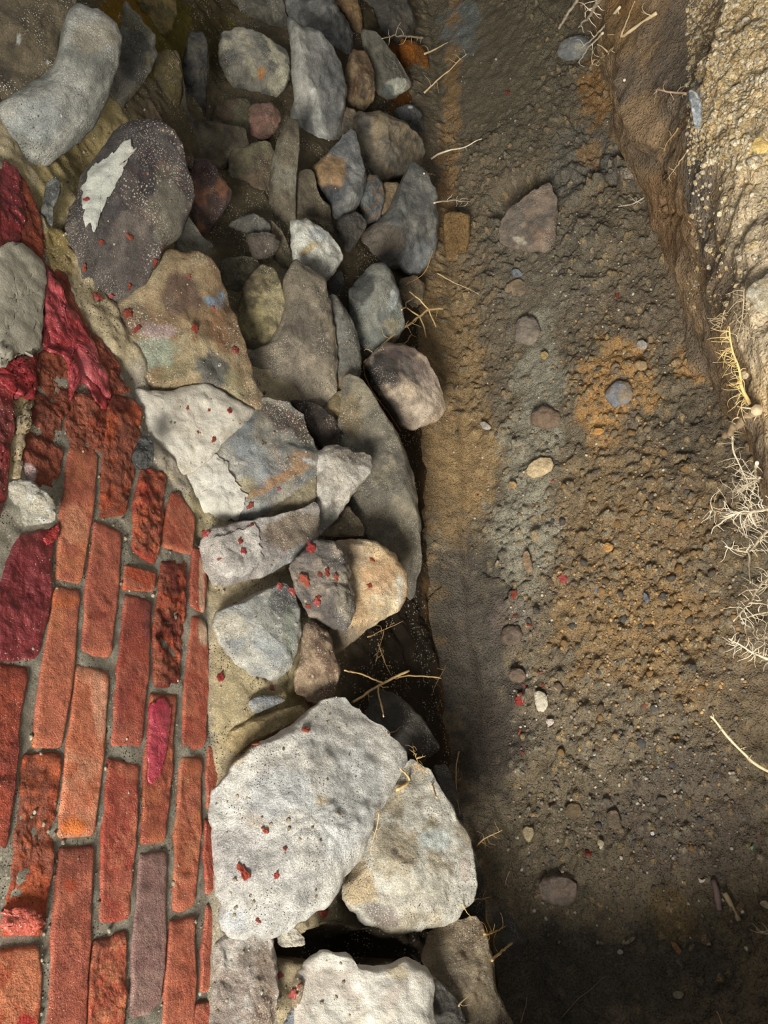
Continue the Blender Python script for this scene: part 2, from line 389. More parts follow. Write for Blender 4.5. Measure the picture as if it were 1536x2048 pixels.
# ---------------------------------------------------------------- trench floor
F_STONE = dict(big=[(1098, 363), (1115, 400), (1113, 440), (1112, 480), (1095, 502), (1060, 506), (1000, 488), (1003, 450), (1015, 420), (1050, 395)])
def build_floor():
    xs = np.arange(.0, 1.0, .0034); ys = np.arange(-.5, 3.2, .0040)
    X, Y = np.meshgrid(xs, ys, indexing='ij'); x = X.ravel(); y = Y.ravel(); z0 = np.zeros_like(x)
    P = np.stack((x, y, z0), 1); pp = project(P)
    def bl(px, py, rx, ry, rot=0):
        an = math.radians(rot); dx, dy = pp[:, 0]-px, pp[:, 1]-py
        d = np.hypot((dx*math.cos(an)+dy*math.sin(an))/rx, (-dx*math.sin(an)+dy*math.cos(an))/ry); return 1-sst(.5, 1.1, d)
    n1 = fbm(P, 7, 4, 1); n2 = fbm(P, 40, 4, 2)
    smooth = np.clip(bl(950, 1350, 90, 330, -6)+bl(960, 120, 130, 160)+.8*bl(930, 950, 90, 130)+.7*bl(1080, 700, 60, 260)+.9*bl(1150, 1950, 260, 160)+.5*bl(1480, 1380, 90, 160), 0, 1)
    grav = np.clip(bl(1300, 1150, 230, 330)+bl(1250, 760, 160, 120)+.9*bl(1180, 520, 140, 150)+.6*bl(1250, 1560, 240, 200), 0, 1)
    w1, i1 = worley(P, 62, 11); w2, i2 = worley(P, 120, 12); w3, i3 = worley(P, 30, 13)
    peb = lambda w, i, thr, k: np.where(i > thr, np.sqrt(np.clip(1-(w/.46)**2, 0, 1)), 0)*k
    z = .007*n1 + (.0022+.0035*(1-smooth))*n2
    z += (1-.9*smooth)*(peb(w1, i1, .60-.3*grav, .0080)+peb(w2, i2, .40-.2*grav, .0050)+.6*peb(w3, i3, .84, .014))
    nd = fbm(P, 110, 2, 6); z += (1-smooth)*.0016*nd
    # clods round the big stone and the hollow it lies in
    z += .018*bl(1200, 440, 90, 80)*(1+.6*fbm(P, 24, 3, 9)) + .016*bl(1215, 350, 90, 40)*(1+n2)
    z -= .045*bl(1026, 392, 66, 36, -38) + .02*bl(1185, 395, 70, 14, -35) + .018*bl(1180, 320, 26, 60, 25)
    z += .012*bl(985, 620, 34, 28) + .008*bl(1000, 560, 40, 20)
    # soil banked against the foot of the wall, with a lip
    foot = wall_x(y, 0*y); e = x-foot
    lip = np.interp(y, [-.5, .3, .8, 1.3, 3], [.03, .035, .05, .03, .03])
    z += .050*(1-sst(-.02, lip, e+.01*n1)) + .020*(1-sst(lip-.004, lip+.008, e+.008*n1))
    z += .03*sst(.74, .86, x)
    # cracks
    w2d = lambda pts: at_plane(pts, 2, 0.)[:, :2]
    wob = np.stack((x, y), 1)+.004*np.stack((n2, fbm(P, 40, 3, 50)), 1)
    for pts, dp, wd in [([(965, 1142), (1000, 1160), (1018, 1170), (1055, 1155)], .008, .0035), ([(1018, 1170), (1010, 1200)], .008, .003),
                        ([(900, 1115), (897, 1180), (884, 1220), (880, 1290), (895, 1350)], .008, .003), ([(1125, 170), (1180, 165), (1205, 190)], .012, .006),
                        ([(1128, 225), (1150, 255), (1180, 262)], .01, .005), ([(890, 700), (925, 690), (960, 705)], .006, .004), ([(925, 750), (955, 765), (990, 770)], .006, .004)]:
        z -= dp*(1-sst(wd*.4, wd, seg_dist(wob, w2d(pts))))
    V = np.stack((x, y, z), 1)
    c = np.tile(lin((118, 102, 84)), (len(x), 1))
    gm = sst(.0, .5, fbm(P, 10, 4, 60))[:, None]; c = c*(1-.5*gm)+lin((100, 88, 76))*.5*gm
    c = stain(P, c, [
        (980, 120, 230, 190, (104, 94, 78), .7), (920, 60, 40, 70, (112, 118, 126), .8, 20), (1150, 330, 60, 90, (104, 100, 98), .7, 20), (1240, 320, 60, 60, (98, 94, 96), .7),
        (900, 300, 18, 320, (150, 112, 66), .85, 2), (920, 560, 60, 120, (140, 112, 78), .7), (900, 820, 90, 280, (148, 116, 74), .85, -3), (930, 940, 80, 90, (160, 126, 80), .8),
        (1200, 180, 45, 70, (150, 106, 50), .9), (1180, 300, 30, 25, (150, 110, 60), .7), (1080, 520, 150, 140, (112, 104, 96), .5),
        (1060, 960, 60, 340, (142, 134, 122), .75, 4), (1050, 1060, 90, 90, (150, 142, 130), .7), (1085, 760, 50, 120, (140, 134, 124), .6),
        (1240, 760, 90, 90, (178, 128, 60), .85, 15), (1190, 820, 50, 80, (176, 126, 58), .8), (1390, 730, 60, 50, (176, 126, 62), .8), (1300, 640, 110, 60, (110, 92, 76), .5),
        (1390, 970, 25, 60, (178, 134, 74), .7), (1400, 1060, 25, 40, (170, 126, 70), .6), (1290, 1090, 190, 190, (146, 112, 70), .6), (1300, 1270, 190, 150, (148, 112, 64), .65), (1180, 1000, 70, 120, (140, 114, 80), .5),
        (1380, 900, 60, 120, (92, 80, 70), .7), (1440, 1060, 60, 240, (116, 96, 74), .6),
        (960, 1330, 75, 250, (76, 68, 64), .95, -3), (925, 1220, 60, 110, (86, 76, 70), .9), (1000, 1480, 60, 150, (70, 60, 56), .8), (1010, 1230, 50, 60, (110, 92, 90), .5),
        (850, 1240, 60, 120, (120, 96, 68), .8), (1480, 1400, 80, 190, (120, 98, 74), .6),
        (1400, 1650, 180, 140, (96, 82, 78), .6), (1100, 1600, 80, 100, (112, 96, 74), .5), (1340, 1830, 50, 60, (128, 102, 54), .6), (1150, 1960, 300, 110, (78, 72, 68), .8)], 12)  # last blob: shade over the near floor, painted into the soil colour
    # each crumb of gravel its own tint
    t = np.where(w1 < .46, i1, .5); cr = (np.where((w1 < .40) & (i1 > .62-.3*grav), 1, 0)*(1-.85*smooth))[:, None]
    pal = lin(np.array([(166, 136, 92), (120, 110, 96), (152, 124, 82), (140, 126, 106), (102, 97, 88)]))
    c = c*(1-.75*cr)+pal[(i1*997 % 5).astype(int)]*.75*cr
    lum = c.mean(1)[:, None]; c = (lum+(c-lum)*.72)*1.40*np.array((.99, 1.0, .86))
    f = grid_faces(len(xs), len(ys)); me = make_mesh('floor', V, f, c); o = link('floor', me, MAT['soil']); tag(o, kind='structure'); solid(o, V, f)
    return o

def bank_edge(y): return np.interp(y, [-.5, .3, .5, .68, .79, .94, 1.02, 1.125, 1.21, 1.285, 1.4, 1.7, 3.2], [.85, .838, .828, .844, .880, .918, .922, .922, .960, 1.015, 1.06, 1.08, 1.10])
def build_bank():
    """the cut soil face across from the wall, its gravelly top, and the unseen near end, raised to shade the floor"""
    ys = np.arange(-.5, 3.2, .0058); ss = np.linspace(0, 1, 200)
    Y, Sg = np.meshgrid(ys, ss, indexing='ij'); y = Y.ravel(); s = Sg.ravel()
    xe = bank_edge(y); xb = np.interp(y, [-.5, .5, 1.0, 1.4, 2.2, 3.2], [.83, .81, .785, .760, .79, .79])
    kn = [0, .06, .22, .36, .50, .58, .66, .76, 1]
    xk = [xb-.03, xb+.005, xb+.02, xb+.045, xe-.035, xe-.004, xe+.02, xe+.10, np.full_like(xe, 1.75)]
    zk = [-.03, .02, .14, .26, .38, .445, .485, .515, .56]
    x = np.zeros_like(y); z = np.zeros_like(y)
    for k in range(8):
        m = (s >= kn[k]) & (s <= kn[k+1]); u = (s-kn[k])/(kn[k+1]-kn[k])
        x = np.where(m, xk[k]*(1-u)+xk[k+1]*u, x); z = np.where(m, zk[k]*(1-u)+zk[k+1]*u, z)
    P = np.stack((x, y, z), 1)
    top = sst(.52, .62, s); nrm = np.stack((-(1-.8*top), 0*y, .25+.75*top), 1); nrm /= np.linalg.norm(nrm, axis=1)[:, None]
    n1 = fbm(P, 5, 4, 5); n2 = fbm(P, 26, 4, 6); w1, i1 = worley(P, 62, 21); w2, i2 = worley(P, 120, 22)
    far = sst(.75, 1.0, y)
    g = top*(.35+.65*far)
    d = .020*n1*np.where(y < .8, .5, 1)+.007*n2*(1+top*.6) + g*(np.where(i1 > .35, np.sqrt(np.clip(1-(w1/.5)**2, 0, 1)), 0)*.0055+np.sqrt(np.clip(1-(w2/.5)**2, 0, 1))*.004)
    gully = np.exp(-((s-.30+.02*n1)/.03)**2)*sst(.9, 1.2, y); d -= .022*gully
    d -= .02*np.exp(-((y-1.21-.05*n2)/.012)**2)*(1-top)*(s > .2)   # the crack across the face
    V = P+nrm*d[:, None]
    c = np.tile(lin((158, 130, 94)), (len(y), 1)); m = sst(-.1, .5, fbm(P, 11, 4, 70))[:, None]; c = c*(1-m)+lin((132, 114, 92))*m
    tc = np.tile(lin((214, 186, 138)), (len(y), 1)); pal = lin(np.array([(232, 204, 150), (216, 182, 122), (214, 200, 172), (196, 160, 106), (240, 224, 188)]))
    cr = ((w1 < .42) & (i1 > .35))[:, None]*.8*g[:, None]; tc = tc*(1-cr)+pal[(i1*991 % 5).astype(int)]*cr
    grey = sst(.0, .35, fbm(P, 6, 3, 90))[:, None]*(1-.6*far[:, None]); tc = tc*(1-.6*grey)+lin((200, 184, 156))*.6*grey
    t = top[:, None]; c = c*(1-t)+tc*t
    c = c*(1-.7*gully[:, None])+lin((92, 86, 80))*.7*gully[:, None]
    c = stain(P, c, [(1225, 60, 40, 70, (140, 110, 66), .8), (1250, 20, 40, 30, (150, 112, 60), .8), (1340, 130, 60, 90, (104, 92, 78), .7), (1330, 430, 70, 90, (140, 106, 66), .7), (1395, 195, 18, 40, (150, 156, 162), .8), (1420, 420, 26, 150, (116, 108, 98), .8), (1460, 560, 50, 60, (120, 104, 86), .5)], 31)
    lum = c.mean(1)[:, None]; c = (lum+(c-lum)*.88)*1.12
    f = grid_faces(len(ys), len(ss)); me = make_mesh('wall_right', V, f, c); o = link('wall_right', me, MAT['bank']); tag(o, kind='structure'); solid(o, V, f)
    # unseen near end, its height set to shade the floor, and far end
    for nm, y0, sg, hh in (('wall_near_unseen', -.30, 1, .57), ('wall_far', 2.95, -1, 1.2)):
        xs = np.arange(0, 1.2, .012); ts = np.linspace(0, 1, 60); X, Tt = np.meshgrid(xs, ts, indexing='ij'); x = X.ravel(); t = Tt.ravel()
        zz = np.where(t < .6, t/.6*hh, hh)-.03; yy = y0-sg*np.where(t < .6, .05*t, .03+(t-.6)*.5)
        P = np.stack((x, yy, zz), 1); P[:, 1] += sg*.03*fbm(P, 6, 4, 44); P[:, 2] += .015*fbm(P, 8, 4, 45)
        c = np.tile(lin((112, 92, 68)), (len(x), 1)); f = grid_faces(len(xs), len(ts)); me = make_mesh(nm, P, f, c); tag(link(nm, me, MAT['bank']), kind='structure')
    return o

core = build_core(); floor = build_floor(); bank = build_bank()

# ---------------------------------------------------------------- bricks
R1, R2, R3 = (190, 98, 80), (178, 86, 74), (202, 112, 84)
DKR, BRD, PNK = (136, 68, 56), (160, 80, 64), (212, 136, 116)
PUR = (146, 106, 114); PAINT = (170, 40, 46)
B = {}
B['e_top'] = brick('long worn brick with rubbed pale patch, just below the white mortar lump', [(135, 897), (193, 909), (184, 1000), (160, 1166), (108, 1155), (125, 1000)], (R1, R3, R2), stains=[(150, 1050, 30, 40, (214, 150, 130), .6)])
B['e_mid'] = brick('orange red brick scored across its upper end, beside the glossy painted brick', [(105, 1175), (158, 1184), (138, 1380), (120, 1495), (63, 1492), (74, 1400)], (R1, R3, R1), stains=[(130, 1200, 30, 15, (196, 104, 60), .6)])
B['e_low'] = brick('rough flaking brick with a rounded pink painted lower corner', [(44, 1512), (121, 1508), (106, 1660), (96, 1760), (85, 1866), (0, 1876), (8, 1800), (26, 1700), (34, 1600)], ((176, 70, 44), BRD, (188, 84, 50)), 'broken', rough=.04, stains=[(40, 1840, 45, 40, (206, 100, 84), .9)])
B['e_end'] = brick('orange brick at the bottom corner of the brickwork', [(-12, 1904), (72, 1894), (78, 1950), (70, 2070), (-12, 2070)], ((186, 82, 52), R3), stains=[(55, 2045, 25, 20, PAINT, .9)])
B['d_top'] = brick('broken crumbling brick at the ragged brick edge above the black lump', [(217, 792), (250, 796), (281, 818), (275, 894), (262, 960), (246, 1028), (195, 1035), (200, 980), (205, 909)], (BRD, (186, 76, 44), DKR), 'broken', rough=.05, stains=[(235, 805, 40, 20, (84, 30, 26), .8)])
B['d_mid'] = brick('brick with one small chipped hole in its dull red face', [(185, 1046), (205, 1052), (240, 1068), (230, 1200), (218, 1313), (160, 1306), (172, 1170)], (R2, R1, R2), stains=[(195, 1230, 22, 14, (120, 46, 40), .7)])
B['d_pale'] = brick('pale salmon brick with glare painted on its face and an orange chipped lower end', [(149, 1333), (215, 1348), (203, 1500), (185, 1670), (111, 1673), (124, 1560), (138, 1450)], ((206, 112, 88), (214, 134, 112), (198, 100, 72)), stains=[(145, 1655, 40, 22, (224, 122, 64), .9), (200, 1420, 18, 80, (226, 170, 158), .6)])  # the long pale streak is glare painted into the brick colour
B['d_low'] = brick('long dusky red brick directly below the pale salmon brick', [(114, 1699), (185, 1693), (176, 1860), (167, 2070), (91, 2070), (103, 1860)], ((160, 74, 60), R1, R2), stains=[(150, 1710, 40, 40, (128, 66, 58), .7), (140, 1770, 14, 14, (190, 80, 56), .8)])
B['c_top'] = brick('ridged spalled brick beside the small quarter brick', [(278, 944), (300, 942), (328, 955), (320, 1040), (308, 1128), (264, 1099), (268, 1010)], (BRD, (178, 62, 48), (196, 88, 60)), 'broken', rough=.05)
B['c_bat'] = brick('short quarter brick, smallest whole face in the brickwork', [(249, 1133), (275, 1142), (306, 1149), (303, 1181), (246, 1178)], (R1, (186, 72, 46)))
B['c_mid'] = brick('brick with a dark purple stained edge below the quarter brick', [(246, 1193), (275, 1198), (299, 1207), (292, 1340), (280, 1491), (220, 1488), (234, 1340)], (R2, (166, 66, 54), (150, 60, 54)), stains=[(298, 1240, 12, 50, (90, 50, 60), .6), (245, 1400, 20, 50, (140, 60, 58), .5)])
B['c_low'] = brick('evenly red pitted brick between the salmon brick and the purple grey brick', [(212, 1520), (235, 1524), (275, 1533), (266, 1680), (255, 1837), (195, 1845), (203, 1690)], ((172, 68, 56), R2, R1), rough=.014)
B['c_end'] = brick('crumbly orange brick with holes at its broken upper end', [(186, 1884), (215, 1876), (249, 1860), (246, 1960), (243, 2070), (172, 2070), (176, 1980)], ((180, 78, 58), BRD, R3), 'broken', rough=.03)
B['b_top'] = brick('slanted corner brick where the ragged edge meets the sandy mortar', [(340, 991), (354, 988), (370, 1012), (384, 1037), (381, 1108), (322, 1090), (330, 1040)], (R1, (176, 76, 58)))
B['b_mid'] = brick('deeply gouged dark brick with a bulging broken side', [(319, 1128), (345, 1124), (369, 1122), (365, 1240), (353, 1374), (307, 1371), (305, 1260), (314, 1200)], (BRD, (120, 40, 32), (182, 70, 46)), 'broken', rough=.06)
B['b_paint'] = brick('brick with a streak of magenta paint down its face', [(299, 1389), (325, 1392), (350, 1395), (343, 1470), (336, 1580), (327, 1680), (279, 1688), (284, 1580), (292, 1470)], ((164, 74, 58), R2, (186, 96, 66)), rough=.015)
B['b_purple'] = brick('purple grey brick, the only one without red colour', [(277, 1711), (300, 1708), (330, 1705), (326, 1830), (325, 1940), (318, 1998), (295, 2026), (257, 2034), (262, 1900), (270, 1800)], (PUR, (150, 114, 120), (134, 92, 98)), rough=.007)
B['a_top'] = brick('narrow brick with white edge at the brick border by the plaster covered stone', [(384, 1099), (400, 1101), (407, 1120), (406, 1222), (392, 1218), (378, 1210), (381, 1150)], ((170, 72, 58), R2), stains=[(404, 1160, 7, 70, (210, 180, 170), .7)])
B['a_mid'] = brick('brick with a whitish scraped upper corner at the brick border', [(380, 1238), (395, 1236), (410, 1252), (414, 1320), (408, 1490), (361, 1502), (368, 1380)], (R1, (172, 72, 58), R2), stains=[(406, 1262, 14, 34, (224, 196, 186), .8)])
B['a_low'] = brick('gritty brick freckled with sand beside the purple grey brick', [(359, 1517), (380, 1517), (401, 1517), (396, 1660), (386, 1808), (360, 1822), (343, 1817), (350, 1660)], ((178, 90, 66), R1, (190, 110, 84)), rough=.016)
B['a_end'] = brick('bottommost brick of the second column from the brick border', [(337, 1845), (360, 1842), (386, 1834), (386, 1950), (384, 2070), (322, 2070), (330, 1960)], ((178, 86, 68), R1))
SL = 'brick sliver '
B['z1'] = brick(SL+'touching the top corner of the huge pale boulder', [(413, 1497), (431, 1494), (430, 1550), (428, 1609), (410, 1614), (411, 1560)], (R1, R2))
B['z2'] = brick(SL+'beside the flank of the huge pale boulder', [(406, 1643), (427, 1643), (426, 1720), (425, 1784), (409, 1784), (406, 1710)], ((176, 72, 60), R2))
B['z3'] = brick(SL+'pinched at its upper end by the lower tip of the huge boulder', [(410, 1813), (423, 1810), (422, 1900), (419, 1978), (397, 1984), (403, 1900)], (R1, R2))
B['z4'] = brick(SL+'wide and paint stained, next to the pinkish grey stone', [(390, 2010), (428, 2002), (427, 2070), (383, 2070)], (R1, (186, 90, 76)), stains=[(420, 2030, 14, 20, (190, 90, 84), .7)])
B['f_gloss'] = brick('brick fully coated in glossy crimson paint', [(35, 1072), (70, 1066), (117, 1052), (100, 1110), (97, 1190), (72, 1315), (-12, 1325), (-12, 1200), (14, 1120)], ((164, 54, 58), (150, 44, 52)), 'paint', rough=.03)
B['f_low'] = brick('dark red brick at the photo edge under the glossy crimson one', [(-12, 1327), (53, 1340), (32, 1470), (28, 1560), (10, 1695), (-12, 1700)], ((140, 50, 40), (164, 64, 46)), rough=.02)
B['f_up'] = brick('crumbled brown brick beside the sandy mortar bead', [(38, 850), (80, 800), (118, 846), (120, 900), (114, 978), (60, 968), (40, 920)], ((130, 56, 42), BRD, DKR), 'broken', rough=.05, stains=[(55, 945, 22, 22, (200, 180, 200), .8)])
B['f_edge'] = brick('painted brick at the photo edge outside the sandy mortar bead', [(-12, 742), (20, 742), (22, 830), (16, 880), (10, 1000), (-12, 1045)], ((160, 44, 44), (140, 50, 46)), 'paint', rough=.05)
B['g_red'] = brick('brick thick with chipped crimson paint above the grey cement patch', [(-12, 330), (10, 326), (30, 345), (45, 420), (40, 486), (-12, 500)], ((150, 34, 38), (120, 36, 30)), 'paint', rough=.06)
B['g_bare'] = brick('bare brown brick end touching the sandy mortar by the slate chip', [(28, 338), (52, 368), (70, 420), (84, 492), (78, 520), (40, 488), (44, 430)], ((132, 52, 34), (150, 62, 40)), 'broken', rough=.03)
B['g_under'] = brick('broken brick under the end of the peeling paint sheet', [(92, 535), (130, 552), (142, 600), (175, 662), (165, 700), (100, 690), (84, 600)], ((124, 48, 34), BRD), 'broken', rough=.04)
B['g_steps'] = brick('fractured brick stepping down beneath the peeling paint sheet', [(168, 655), (190, 672), (228, 722), (258, 780), (215, 800), (180, 760), (150, 700)], ((128, 50, 36), BRD), 'broken', rough=.05)
B['g_face'] = brick('rough broken brick exposed inside the peeling paint sheet', [(80, 705), (140, 712), (150, 800), (120, 842), (80, 830), (60, 770)], ((136, 60, 40), (116, 48, 34), BRD), 'broken', rough=.06)
B['g_last'] = brick('ragged brick stub at the tip of the peeling paint sheet', [(150, 790), (200, 800), (220, 830), (205, 905), (190, 906), (136, 895), (130, 850)], ((150, 60, 42), BRD, DKR), 'broken', rough=.06)
B['g_photo'] = brick('painted brick below the grey cement patch at the photo edge', [(-12, 700), (30, 722), (72, 706), (62, 760), (30, 800), (-12, 740)], ((160, 40, 44), (140, 34, 40)), 'paint', rough=.05)

# ---------------------------------------------------------------- fieldstones
DGR, MGR, LGR, PALE = (100, 97, 88), (136, 132, 120), (158, 156, 148), (196, 194, 186)
BRN, TAN, OLV, RUST, BLU = (118, 98, 74), (190, 164, 122), (120, 114, 84), (138, 84, 54), (134, 144, 152)
ST = {}
def s(key, *a, **k): ST[key] = stone(*a, **k); return ST[key]
s('wood', 'dark brown grainy stone in the top corner above the long grey cobble', [(-20, -20), (149, -20), (141, 35), (120, 67), (114, 117), (100, 146), (59, 173), (38, 176), (-20, 224)], ((84, 74, 54), (66, 58, 46), (98, 86, 64)), off=.05, thick=.3, stains=[(38, 78, 5, 12, (170, 172, 166), .7), (95, 125, 5, 5, (150, 156, 158), .7)])
s('cobble', 'long smooth grey cobble resting above the painted brick edge', [(146, 26), (188, 29), (217, 53), (237, 85), (231, 126), (214, 176), (188, 243), (164, 270), (117, 305), (82, 331), (50, 346), (29, 340), (-12, 310), (-14, 222), (44, 182), (97, 149), (114, 123), (123, 67), (136, 36)], ((138, 138, 132), (156, 156, 148), (118, 120, 112)), off=.05, thick=.55, rough=.02, ang=0, p=2.2, stains=[(185, 70, 50, 40, (150, 138, 112), .5), (70, 240, 60, 50, (150, 158, 160), .5)])
s('leaf', 'pointed grey stone leaning against the long grey cobble', [(248, 10), (275, 35), (305, 70), (312, 111), (296, 147), (272, 179), (243, 214), (226, 190), (216, 172), (234, 126), (243, 70)], (DGR, MGR, OLV), off=.035, thick=.5, stains=[(275, 120, 30, 50, (74, 74, 74), .7)])
s('black', 'upright narrow black stone set among mossy mortar', [(378, 70), (401, 67), (413, 88), (416, 146), (412, 200), (408, 248), (384, 244), (363, 176), (369, 117)], ((60, 58, 54), (46, 45, 43), (82, 78, 66)), off=.0, thick=.6, mat='wet')
s('white_specks', 'big dark stone flecked white and red beside the yellow sandy mortar', [(246, 263), (284, 252), (325, 258), (349, 293), (366, 346), (381, 395), (368, 430), (352, 465), (325, 490), (305, 530), (275, 585), (240, 605), (180, 625), (157, 610), (145, 550), (133, 470), (160, 395), (172, 350), (210, 305)], ((98, 90, 86), (80, 74, 74), (120, 108, 100)), off=.055, thick=.6, mat='dusty', ang=4, p=3, stains=[(330, 400, 40, 110, (126, 120, 104), .85), (300, 300, 60, 34, (84, 78, 80), .8), (295, 350, 16, 50, (58, 54, 62), .8)])
s('grey_tab', 'small grey stone wedged beside the rusty triangular stone', [(350, 432), (375, 430), (404, 476), (425, 490), (404, 512), (350, 512)], (MGR, (138, 136, 120)), off=.03, thick=.4)
s('rust', 'triangular rusty brown stone, pointed at its lower end', [(389, 322), (422, 329), (457, 380), (457, 405), (432, 440), (402, 483), (384, 426), (386, 358)], ((108, 82, 72), (150, 100, 68), (92, 72, 68)), off=.02, thick=.6, stains=[(410, 350, 30, 30, (90, 70, 72), .7)])
s('lichen', 'rounded grey stone with pale lichen patches and an orange speck', [(446, 68), (493, 60), (536, 82), (568, 104), (577, 143), (565, 179), (529, 206), (493, 206), (468, 179), (444, 120)], ((150, 146, 132), (112, 110, 102), (184, 178, 150)), off=.02, thick=.7, stains=[(523, 145, 8, 16, (190, 130, 60), .9), (490, 190, 40, 20, (80, 80, 84), .7)])
s('reddish', 'small reddish brown stone under the lichen patched stone', [(497, 211), (543, 208), (561, 233), (551, 261), (533, 279), (500, 276)], ((136, 102, 86), (156, 112, 96), (110, 96, 70)), off=.015, thick=.6)
s('slab', 'tall upright grey slab with streaked face', [(579, 39), (600, 60), (629, 70), (665, 107), (685, 150), (687, 215), (674, 280), (661, 304), (618, 328), (597, 305), (595, 262), (583, 233), (590, 200), (586, 143), (580, 75)], ((150, 148, 140), (124, 124, 120), (96, 96, 94)), off=.03, thick=.5, ang=4, p=3, mat='wet', stains=[(640, 250, 14, 70, (206, 206, 198), .7, -12), (600, 140, 16, 120, (166, 164, 154), .7), (660, 180, 24, 100, (98, 98, 98), .7)])
s('shiny_top', 'glistening dark stone above the streaked slab', [(572, -14), (654, -12), (690, 43), (704, 79), (697, 118), (687, 150), (672, 125), (636, 75), (586, 42), (565, 14)], ((92, 92, 90), (70, 70, 70), (120, 120, 116)), off=-.01, thick=.6, mat='wet', rough=.09)
s('golden_top', 'golden brown stone at the top beside the glistening dark stone', [(655, -14), (712, -14), (724, 47), (719, 100), (704, 104), (701, 64), (687, 32)], ((134, 104, 58), (110, 84, 46)), off=-.02, thick=.6, mat='wet')
s('brown_pair', 'narrow brown stone paired with the grey stone that has a pale tip', [(701, 107), (730, 107), (747, 143), (747, 200), (726, 222), (690, 218), (687, 179)], ((112, 86, 54), (92, 74, 52), (140, 118, 82)), off=.0, thick=.7, mat='wet')
s('pale_tip', 'grey stone with a pale chipped tip near the soil', [(726, 66), (747, 64), (772, 93), (805, 136), (819, 175), (780, 197), (747, 204), (745, 150), (732, 110)], ((128, 122, 104), (106, 102, 90)), off=.0, thick=.6, stains=[(795, 172, 24, 16, (196, 196, 180), .9), (775, 180, 14, 12, (90, 104, 106), .7)])
s('knobbly', 'knobbly brown grey stone above the big dark wet boulder', [(712, 233), (755, 226), (801, 247), (840, 279), (842, 322), (819, 340), (762, 362), (733, 358), (722, 322), (712, 272)], ((116, 104, 82), (92, 86, 76), (140, 124, 96)), off=.005, thick=.6, mat='wet', rough=.09, stains=[(755, 250, 20, 40, (146, 126, 90), .6)])
s('dark_cap', 'small dark grey stone with a white dot by the soil edge', [(787, 222), (819, 208), (844, 229), (848, 280), (833, 284), (798, 246)], ((84, 84, 84), (98, 98, 98)), off=-.015, thick=.7, mat='wet', stains=[(821, 214, 6, 4, (215, 220, 225), .95)])
s('wet_big', 'big dark wet boulder at the foot of the wall', [(819, 337), (844, 347), (866, 387), (871, 458), (864, 512), (828, 552), (798, 530), (772, 538), (694, 540), (704, 501), (737, 458), (775, 432), (798, 376)], ((100, 100, 96), (82, 82, 80), (122, 120, 112)), off=.005, thick=.6, mat='wet', ang=4, stains=[(745, 480, 60, 40, (96, 82, 62), .7), (840, 520, 40, 40, (134, 140, 146), .5)])
s('tan_gap', 'tan wedge of stone between the knobbly stone and the wet boulder', [(765, 366), (801, 368), (786, 425), (758, 430)], ((150, 130, 92), (134, 112, 78)), off=.015, thick=.5)
s('blue_dark', 'small bluish black stone between the golden grey cobble and the tan wedge', [(733, 355), (757, 354), (769, 394), (757, 440), (730, 444), (720, 401)], ((92, 98, 98), (76, 80, 82), (116, 94, 72)), off=.01, thick=.6, mat='wet')
s('gold_grey', 'rounded grey cobble with a golden brown side', [(626, 337), (672, 297), (704, 263), (722, 322), (729, 369), (715, 412), (690, 437), (665, 449), (656, 394), (634, 362)], ((116, 116, 114), (92, 94, 96), (140, 140, 136)), off=.02, thick=.65, mat='wet', stains=[(655, 340, 34, 40, (146, 112, 62), .85), (672, 366, 18, 14, (170, 130, 80), .7), (660, 390, 20, 20, (52, 58, 66), .8)])
s('ridge', 'smooth upright ridge of mortar grey stone beside the streaked slab', [(572, 252), (592, 250), (597, 268), (590, 358), (588, 440), (597, 520), (575, 574), (552, 470), (540, 400), (545, 330), (556, 290)], ((140, 134, 116), (116, 106, 86), (98, 88, 70)), off=.01, thick=.6)
s('brown_flat', 'flat brown stone sunk behind the white chipped stone', [(597, 344), (626, 344), (636, 394), (658, 412), (665, 470), (647, 468), (608, 448), (586, 436)], ((120, 108, 84), (100, 90, 72)), off=.005, thick=.4)
s('white', 'white chipped stone with yellow stain, brightest in the upper wall', [(583, 446), (608, 442), (647, 462), (669, 483), (683, 516), (665, 541), (647, 566), (618, 548), (590, 540), (586, 490)], ((206, 204, 190), (176, 174, 162), (222, 222, 212)), off=.04, thick=.6, ang=5, p=3, stains=[(614, 500, 24, 8, (206, 176, 110), .7, -35), (640, 470, 20, 12, (170, 180, 188), .6)])
s('column', 'large brown grey mortared stone below the white chipped stone', [(586, 540), (620, 548), (646, 568), (651, 604), (658, 643), (669, 700), (669, 797), (647, 810), (518, 800), (504, 751), (493, 712), (540, 690), (562, 654), (572, 620), (566, 575)], ((136, 124, 104), (110, 100, 86), (156, 142, 118)), off=.025, thick=.45, ang=4, p=3, rough=.08, stains=[(600, 740, 60, 60, (148, 136, 118), .6), (610, 640, 20, 40, (88, 80, 70), .5)])
s('yellow_round', 'rounded stone with yellow lichen in the middle of the wall', [(515, 539), (550, 543), (563, 586), (579, 618), (575, 645), (550, 683), (529, 702), (493, 706), (473, 654), (484, 600), (493, 570)], ((124, 112, 78), (92, 84, 62), (168, 154, 104)), off=.02, thick=.7, rough=.08, stains=[(555, 610, 26, 40, (176, 162, 118), .6), (510, 560, 30, 26, (84, 70, 52), .6)])
s('slate_a', 'grey slate wedge with a cleaved face under the rusty triangular stone', [(454, 451), (504, 426), (538, 446), (538, 468), (500, 468)], ((122, 118, 108), (104, 102, 96)), off=.03, thick=.4, ang=3, p=4)
s('slate_b', 'brown slate wedge just below the grey slate wedge', [(490, 468), (543, 466), (560, 487), (542, 514), (508, 518)], ((112, 100, 88), (94, 84, 74)), off=.03, thick=.4, ang=3, p=4)
